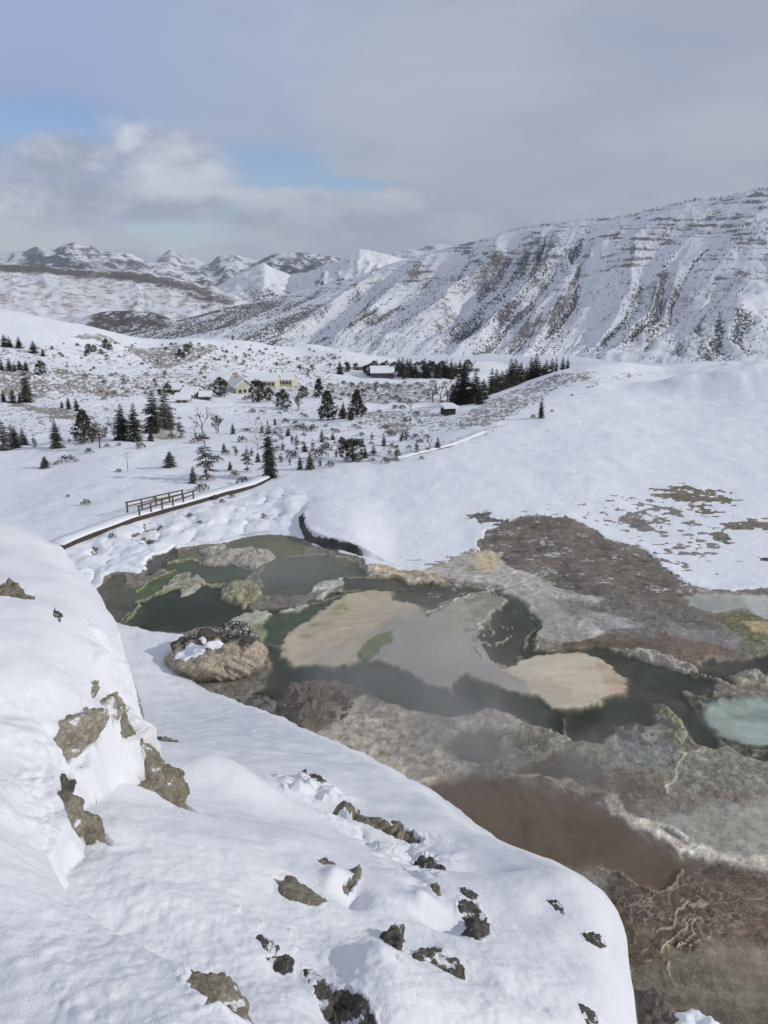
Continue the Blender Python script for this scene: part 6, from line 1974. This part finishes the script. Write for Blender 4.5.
# ---- the dense stand under the knoll
for px, py, h in [(453, 404, 23), (458, 405, 30), (465, 404, 33), (471, 404, 27), (476, 403, 31), (462, 401, 24), (483, 400, 27), (488, 398, 25), (480, 404, 22), (493, 396, 22), (497, 394, 22), (502, 392, 25), (507, 391, 26), (511, 389, 26),
                  (516, 386, 26), (521, 384, 26), (526, 382, 27), (530, 382, 27), (534, 378, 19), (505, 396, 22), (490, 403, 20)]:
    h *= random.uniform(.72, 1.12)
    p = None
    if px > 484:   # behind the shoulder of the knoll : a fixed bearing and distance, base hidden
        Y = 205 + (px - 484) * 0.55
        x = (px - 384) / FOC * Y * 1.03
        p = np.array([x, Y, float(land(np.array([x]), np.array([Y]))[0])])
        topz = at(px, py - h, Y)[2]
        dep = (p - np.array([0, 0, H])) @ FWD
        hp = max(h, (topz - p[2]) / 1.04 * FOC / dep)
        plant('fir', px, py, hp, 'dark conifer in the dense stand below the snowy knoll', 'conifers of the dense stand under the knoll', wscale=1.15 * h / hp, hit=p)
    else:
        plant('fir', px, py, h, 'dark conifer in the dense stand below the snowy knoll', 'conifers of the dense stand under the knoll', wscale=1.2)
for px, py, h in [(541, 373, 14), (546, 371, 13), (551, 369, 13), (557, 367, 11), (562, 365, 9), (539, 376, 12)]:
    Y = 224 + (px - 540) * 0.3; x = (px - 384) / FOC * Y * 1.02
    p = np.array([x, Y, float(land(np.array([x]), np.array([Y]))[0])])
    topz = at(px, py - h, Y)[2]; dep = (p - np.array([0, 0, H])) @ FWD
    hp = max(h, (topz - p[2]) / 1.04 * FOC / dep)
    plant('fir', px, py, hp, 'dark conifer in the row of six on the skyline of the knoll', 'skyline conifers on the knoll', wscale=1.4 * h / hp, hit=p)
for px, py, h in [(440, 404, 23), (433, 402, 18), (447, 403, 24)]:
    plant('bare', px, py, h, 'bare brown tree at the left end of the dense dark stand', 'bare brown trees beside the dense stand', wscale=1.3)
# ---- trees among the houses across the flat
for px, py, h in [(370, 376, 12), (377, 373, 13), (382, 374, 11), (340, 374, 13), (347, 372, 10), (386, 371, 10), (402, 376, 18), (410, 377, 18), (407, 374, 15), (417, 373, 11), (425, 377, 18), (433, 374, 12), (428, 378, 14), (447, 378, 18), (439, 375, 13), (455, 376, 14),
                  (460, 374, 13), (394, 372, 10), (420, 376, 13), (356, 370, 7), (442, 372, 11), (468, 372, 12), (366, 374, 9), (374, 371, 10), (398, 371, 13), (405, 379, 12), (415, 378, 15), (430, 372, 11), (444, 377, 14), (451, 372, 13), (437, 378, 15), (422, 371, 10), (391, 377, 12), (452, 379, 16), (464, 378, 17)]:
    plant('fir' if h > 12 else 'round', px, py, h, 'dark conifer among the brown houses across the snowy flat', 'conifers around the far houses', wscale=1.25 if h > 12 else 1.0)
for px, py, h in [(414, 376, 10), (398, 375, 9), (450, 377, 11), (388, 376, 8), (436, 377, 9)]:
    plant('bare', px, py, h, 'leafless grey tree among the brown houses across the flat', 'leafless trees around the far houses', wscale=1.3)
# ---- small trees on the left hill
for px, py, h in [(5, 347, 12), (10, 347, 11), (19, 348, 11), (34, 353, 12), (43, 356, 7)]:
    plant('fir', px, py, h, 'small dark fir high on the white hill at the left edge', 'firs high on the white hill', wscale=1.5)
for px, py, h in [(2, 370, 11), (10, 371, 12), (20, 370, 10), (26, 371, 10), (15, 371, 9)]:
    plant('fir', px, py, h, 'small dark fir in the row above the brown hillside patch', 'firs in the row above the brown patch', wscale=1.4)
for px, py, h in [(89, 353, 9), (94, 352, 7), (106, 348, 9), (110, 350, 6), (86, 356, 5), (101, 354, 5), (180, 356, 7), (187, 352, 8), (183, 358, 6), (168, 393, 9), (160, 395, 6), (52, 349, 3)]:
    plant('round', px, py, h, 'dark juniper tree in the clusters on the white hillside', 'juniper clusters on the white hillside', wscale=1.1)
# ---- dark junipers dotted over the white hillside
sc_pts = []
while len(sc_pts) < 88:
    px, py = random.uniform(60, 215), random.uniform(344, 372)
    if random.random() < .35: px, py = random.uniform(215, 345), random.uniform(346, 366)
    if all((px - a) ** 2 + ((py - b) * 1.6) ** 2 > 14 for a, b in sc_pts): sc_pts.append((px, py))
for px, py in sc_pts:
    plant('dot', px, py, random.choice((1.6, 2.2, 2.6, 3.2)), 'tiny dark juniper bush dotted on the white hillside', 'juniper bushes dotted over the white hillside', wscale=1.25)
for px, py, h in [(262, 432, 9), (275, 425, 7), (288, 436, 8), (268, 446, 10), (283, 450, 8), (292, 444, 10), (305, 452, 9), (318, 458, 11), (326, 450, 9), (336, 458, 9), (333, 440, 7), (362, 446, 9), (372, 440, 8), (384, 446, 10), (390, 436, 8), (405, 441, 9), (365, 458, 10), (290, 465, 8), (281, 462, 9), (258, 462, 10), (252, 456, 8), (224, 452, 9), (216, 462, 8), (236, 455, 10), (320, 466, 8)]:
    plant(random.choice(('sparse', 'frost', 'bush')), px, py, h, 'small straggly young tree or bush in the scrub between the spruce and the far path', 'straggly scrub between the spruce and the far path', wscale=1.25)
# ---- sage and willow on the valley flats
fl = []
while len(fl) < 165:
    z_ = random.random()
    if z_ < .35: px, py = random.uniform(100, 215), random.uniform(374, 400)
    elif z_ < .70: px, py = random.uniform(325, 450), random.uniform(383, 404)
    else: px, py = random.uniform(225, 440), random.uniform(412, 462)
    if all((px - a) ** 2 + ((py - b) * 1.6) ** 2 > 20 for a, b in fl): fl.append((px, py))
for px, py in fl:
    far_ = py < 405
    plant('bush', px, py, random.uniform(2.0, 4.2) if far_ else random.uniform(2.5, 5.5),
          'small grey brown shrub scattered over the snowy valley floor', 'shrubs scattered over the valley floor', wscale=1.2)
for px, py, h in [(155, 385, 8), (86, 380, 8), (165, 378, 9), (205, 372, 8), (300, 372, 9), (308, 375, 8), (312, 372, 9), (330, 368, 6), (225, 360, 6), (236, 362, 7), (244, 365, 6), (362, 395, 8), (375, 392, 8), (352, 388, 7)]:
    plant('thicket', px, py, h, 'grey leafless thicket near the valley houses', 'leafless thickets of the valley', wscale=1.4)
# a few tufts on the pillowed snow above the springs
for px, py, h in [(215, 500, 6), (222, 503, 5), (112, 538, 6), (190, 517, 5), (232, 498, 5), (200, 524, 5), (150, 545, 5)]:
    plant('bush', px, py, h, 'snowy twig tuft on the pillowed snow below the boardwalk', 'twig tufts on the pillowed snow')

for o in PROTOS_ALL:
    for ch in list(o.children): bpy.data.objects.remove(ch)
    bpy.data.objects.remove(o)
# ------------------------------------------------------------------ boardwalk
wood = simple_mat('weathered_wood', (.052, .043, .035), .9, .3, 3, .3)
wood_rail = simple_mat('brown_rail_wood', (.105, .072, .052), .9, .3, 3, .2)
deck_snow = simple_mat('deck_snow', SNOW, .8, .03, 2)


def box(V, F, c, sx, sy, sz, ux, uy=None):
    """oriented box: ux along, uy across, both level unit vectors; c is the centre of the bottom"""
    c = Vector(c); ux = Vector(ux); uy = Vector(uy) if uy is not None else Vector((-ux.y, ux.x, 0)); b = len(V)
    for z in (0, sz):
        for a, d in ((-1, -1), (1, -1), (1, 1), (-1, 1)):
            V.append(c + ux * (a * sx / 2) + uy * (d * sy / 2) + Vector((0, 0, z)))
    F += [(b, b + 3, b + 2, b + 1), (b + 4, b + 5, b + 6, b + 7), (b, b + 1, b + 5, b + 4), (b + 1, b + 2, b + 6, b + 5), (b + 2, b + 3, b + 7, b + 6), (b + 3, b, b + 4, b + 7)]


def ribbon(V, F, P, half, z0, z1, wav=0.0):
    n = len(P); b = len(V)
    for i, p in enumerate(P):
        d = (P[min(i + 1, n - 1)] - P[max(i - 1, 0)]); d.z = 0; d.normalize(); s = Vector((-d.y, d.x, 0))
        w_ = half * (1 + wav * math.sin(i * 1.7)); zt = z1 + wav * .15 * math.sin(i * 2.3 + 1)
        V += [p + s * w_ + Vector((0, 0, z0)), p + s * w_ * .86 + Vector((0, 0, zt)), p - s * w_ * .86 + Vector((0, 0, zt)), p - s * w_ + Vector((0, 0, z0))]
    for i in range(n - 1):
        a = b + 4 * i; c = a + 4
        for k in range(3): F.append((a + k, a + k + 1, c + k + 1, c + k))
        F.append((a + 3, a, c, c + 3))
    F.append((b, b + 3, b + 2, b + 1)); e = b + 4 * (n - 1); F.append((e, e + 1, e + 2, e + 3))


def dense(P, step):
    out = []
    for i in range(len(P) - 1):
        L = (P[i + 1] - P[i]).length; k = max(1, int(L / step))
        out += [P[i].lerp(P[i + 1], j / k) for j in range(k)]
    return out + [P[-1]]


def walkway(px_pts, width, label, rails=(), lift=.45):
    P = [Vector(ground_hit(*p)) for p in px_pts]
    c = P[len(P) // 2].copy()
    P = [p - c for p in P]
    D = dense(P, 1.2)
    r = bpy.data.objects.new('boardwalk', None); COL.objects.link(r); r.location = c
    tag(r, label, 'boardwalk')
    V, F = [], []; ribbon(V, F, D, width / 2, lift - .42, lift); mesh_obj('deck', V, F, wood, r, False)
    V, F = [], []; ribbon(V, F, D, width / 2 * .93, lift + .004, lift + .16, .06); mesh_obj('snow_layer', V, F, deck_snow, r, True)
    for a, b, side in rails:
        A = Vector(ground_hit(*a)) - c; B = Vector(ground_hit(*b)) - c
        L = (B - A).length; n = max(2, int(round(L / 1.7)))
        rail = bpy.data.objects.new('railing', None); COL.objects.link(rail); rail.parent = r
        d = (B - A).normalized(); dl = Vector((d.x, d.y, 0)).normalized()
        for i in range(n + 1):
            V, F = [], []; p = A.lerp(B, i / n); box(V, F, p + Vector((0, 0, -.3)), .13, .13, lift + 1.32, dl); mesh_obj('post', V, F, wood_rail, rail, False)
        for z, hgt_, w_ in ((lift + 1.02, .10, .20), (lift + .58, .12, .06)):
            V, F = [], []; tA, tB = A + Vector((0, 0, z)), B + Vector((0, 0, z)); b0 = len(V); s = Vector((-dl.y, dl.x, 0)) * (w_ / 2)
            for p in (tA - dl * .15, tB + dl * .15):
                V += [p - s, p + s, p + s + Vector((0, 0, hgt_)), p - s + Vector((0, 0, hgt_))]
            F += [(0, 1, 5, 4), (1, 2, 6, 5), (2, 3, 7, 6), (3, 0, 4, 7), (0, 3, 2, 1), (4, 5, 6, 7)]
            mesh_obj('rail', V, F, wood_rail, rail, False)
    return r


walkway([(56, 549), (68, 543), (100, 531), (130, 520), (162, 511), (195, 502), (222, 494), (250, 487), (264, 480)], 2.0, 'snow covered wooden boardwalk with two brown railings above the springs',
        [((128, 516), (183, 503), 1), ((140, 520), (194, 504), -1)])
walkway([(392, 460), (412, 455), (432, 450), (452, 445), (470, 438), (484, 432)], 1.3, 'far snowy path deck along the edge of the white terrace', [], .10)

# ------------------------------------------------------------------ houses
roof_snow = simple_mat('roof_snow', SNOW, .85, .03, .5)
glass_dark = simple_mat('dark_window', (.03, .033, .036), .25, .1, 1, 0, .5)


def wallmat(name, c): return simple_mat(name, c, .9, .15, 1.2)


WM = {'yellow': wallmat('pale_yellow_wall', (.52, .50, .36)), 'green': wallmat('pale_green_wall', (.46, .47, .36)), 'brown': wallmat('brown_log_wall', (.13, .10, .078)), 'tan': wallmat('tan_wall', (.36, .32, .25)), 'dark': wallmat('dark_plank_wall', (.05, .045, .04)), 'grey': wallmat('grey_wall', (.42, .41, .38))}


def house(px, py, wpx, depth_m, wall_px, roof_px, col, label, yaw=0, nwin=4, chimney=True, flat=False, name='house', gable_front=False, cat='house'):
    p = ground_hit(px, py)
    dep = (p - np.array([0, 0, H])) @ FWD; k = dep / FOC
    L = wpx * k; Wd = depth_m; hw = max(1.5, wall_px * k * 1.05); hr = roof_px * k
    r = bpy.data.objects.new(name, None); COL.objects.link(r); r.location = Vector(p) - Vector((0, 0, .3)); r.rotation_euler = (0, 0, R(yaw))
    tag(r, label, cat)
    X, Y_ = Vector((1, 0, 0)), Vector((0, 1, 0))
    if gable_front: L, Wd = Wd, L; r.rotation_euler = (0, 0, R(yaw + 90))
    V, F = [], []; box(V, F, (0, 0, -1.5), L, Wd, hw + 1.8, X)
    b = len(V)
    if not flat:
        V += [Vector((s * L / 2, t_ * Wd / 2, hw + .3)) for s in (-1, 1) for t_ in (-1, 1)] + [Vector((s * L / 2, 0, hw + .3 + hr * .95)) for s in (-1, 1)]
        F += [(b, b + 4, b + 1), (b + 2, b + 3, b + 5)]
    mesh_obj('wall', V, F, WM[col], r, False)
    V, F = [], []
    oh = .6
    if flat:
        box(V, F, (0, 0, hw + .302), L + 1, Wd + 1, .5, X)
    else:
        z0, z1 = hw + .12, hw + .42 + hr
        for th in (0, .45):
            V += [Vector((s * (L / 2 + oh), -(Wd / 2 + oh), z0 + th)) for s in (-1, 1)] + [Vector((s * (L / 2 + oh), 0, z1 + th)) for s in (-1, 1)] + [Vector((s * (L / 2 + oh), Wd / 2 + oh, z0 + th)) for s in (-1, 1)]
        F += [(0, 2, 3, 1), (2, 4, 5, 3), (6, 7, 9, 8), (8, 9, 11, 10), (0, 1, 7, 6), (4, 10, 11, 5), (0, 6, 8, 2), (2, 8, 10, 4), (1, 3, 9, 7), (3, 5, 11, 9)]
    rf = mesh_obj('roof', V, F, roof_snow, r, False)
    if chimney and not flat:
        V, F = [], []; box(V, F, (L * .22, Wd * .1, hw + hr * .5), 1.1, 1.1, hr * .75 + 1.2, X); mesh_obj('chimney', V, F, WM['tan'], rf, False)
    for i in range(nwin):
        if gable_front:
            cxy = Vector((-L / 2 - .03, (-.5 + (i + .5) / nwin) * Wd * .85, hw * .42)); V, F = [], []; box(V, F, cxy, .12, min(1.6, Wd / nwin * .5), hw * .42, X)
        else:
            cxy = Vector(((-.5 + (i + .5) / nwin) * L * .92, -Wd / 2 - .03, hw * .42)); V, F = [], []; box(V, F, cxy, min(1.7, L / nwin * .55), .12, hw * .42, X)
        mesh_obj('window', V, F, glass_dark, r, False)
    return r


house(265, 386, 27, 11, 6, 6, 'yellow', 'long pale yellow building with a snowy roof, left and taller half', -6, 7)
house(286, 385, 17, 10, 6, 5, 'yellow', 'lower pale yellow wing joined to the right of the long yellow building', -6, 5, False)
house(241, 393, 17, 12, 7, 8, 'green', 'pale greenish gable house in front of the long yellow building', 25, 3, gable_front=True)
house(223, 383, 20, 12, 4, 7, 'tan', 'snow roofed barn behind the round dark tree', -12, 3, False)
house(206, 399, 9, 7, 4, 2.5, 'brown', 'small brown cabin left of the round dark tree', 8, 2, False)
house(192, 396, 13, 8, 3, 3.5, 'grey', 'low snow covered cabin second left of the round dark tree', -5, 2)
house(184, 402, 12, 8, 2.5, 3, 'tan', 'low snow covered cabin lowest of the left cabins', 5, 2, False)
house(176, 392, 11, 8, 3, 3, 'grey', 'far left snow covered cabin of the cabin row', 0, 2, False)
house(382, 377, 22, 11, 5, 5, 'brown', 'long brown house with snowy roof at the left end of the far houses', 3, 5)
house(413, 376, 18, 11, 5, 4, 'brown', 'brown house hidden behind conifers in the middle of the far houses', -3, 4)
house(441, 371, 18, 10, 3.5, 4, 'tan', 'tan house with broad snow roof behind the conifers of the far houses', 4, 3)
house(471, 371, 17, 10, 3.5, 3.5, 'grey', 'grey house with snow roof at the right end of the far houses', -4, 3)
house(360, 369, 12, 9, 3, 3, 'tan', 'small tan house left of the long brown house', 6, 2, False)
house(448, 414, 10, 4, 2.6, 1, 'dark', 'dark flat roofed wooden hut below the dense stand', 12, 2, False, True, 'hut', cat='hut')
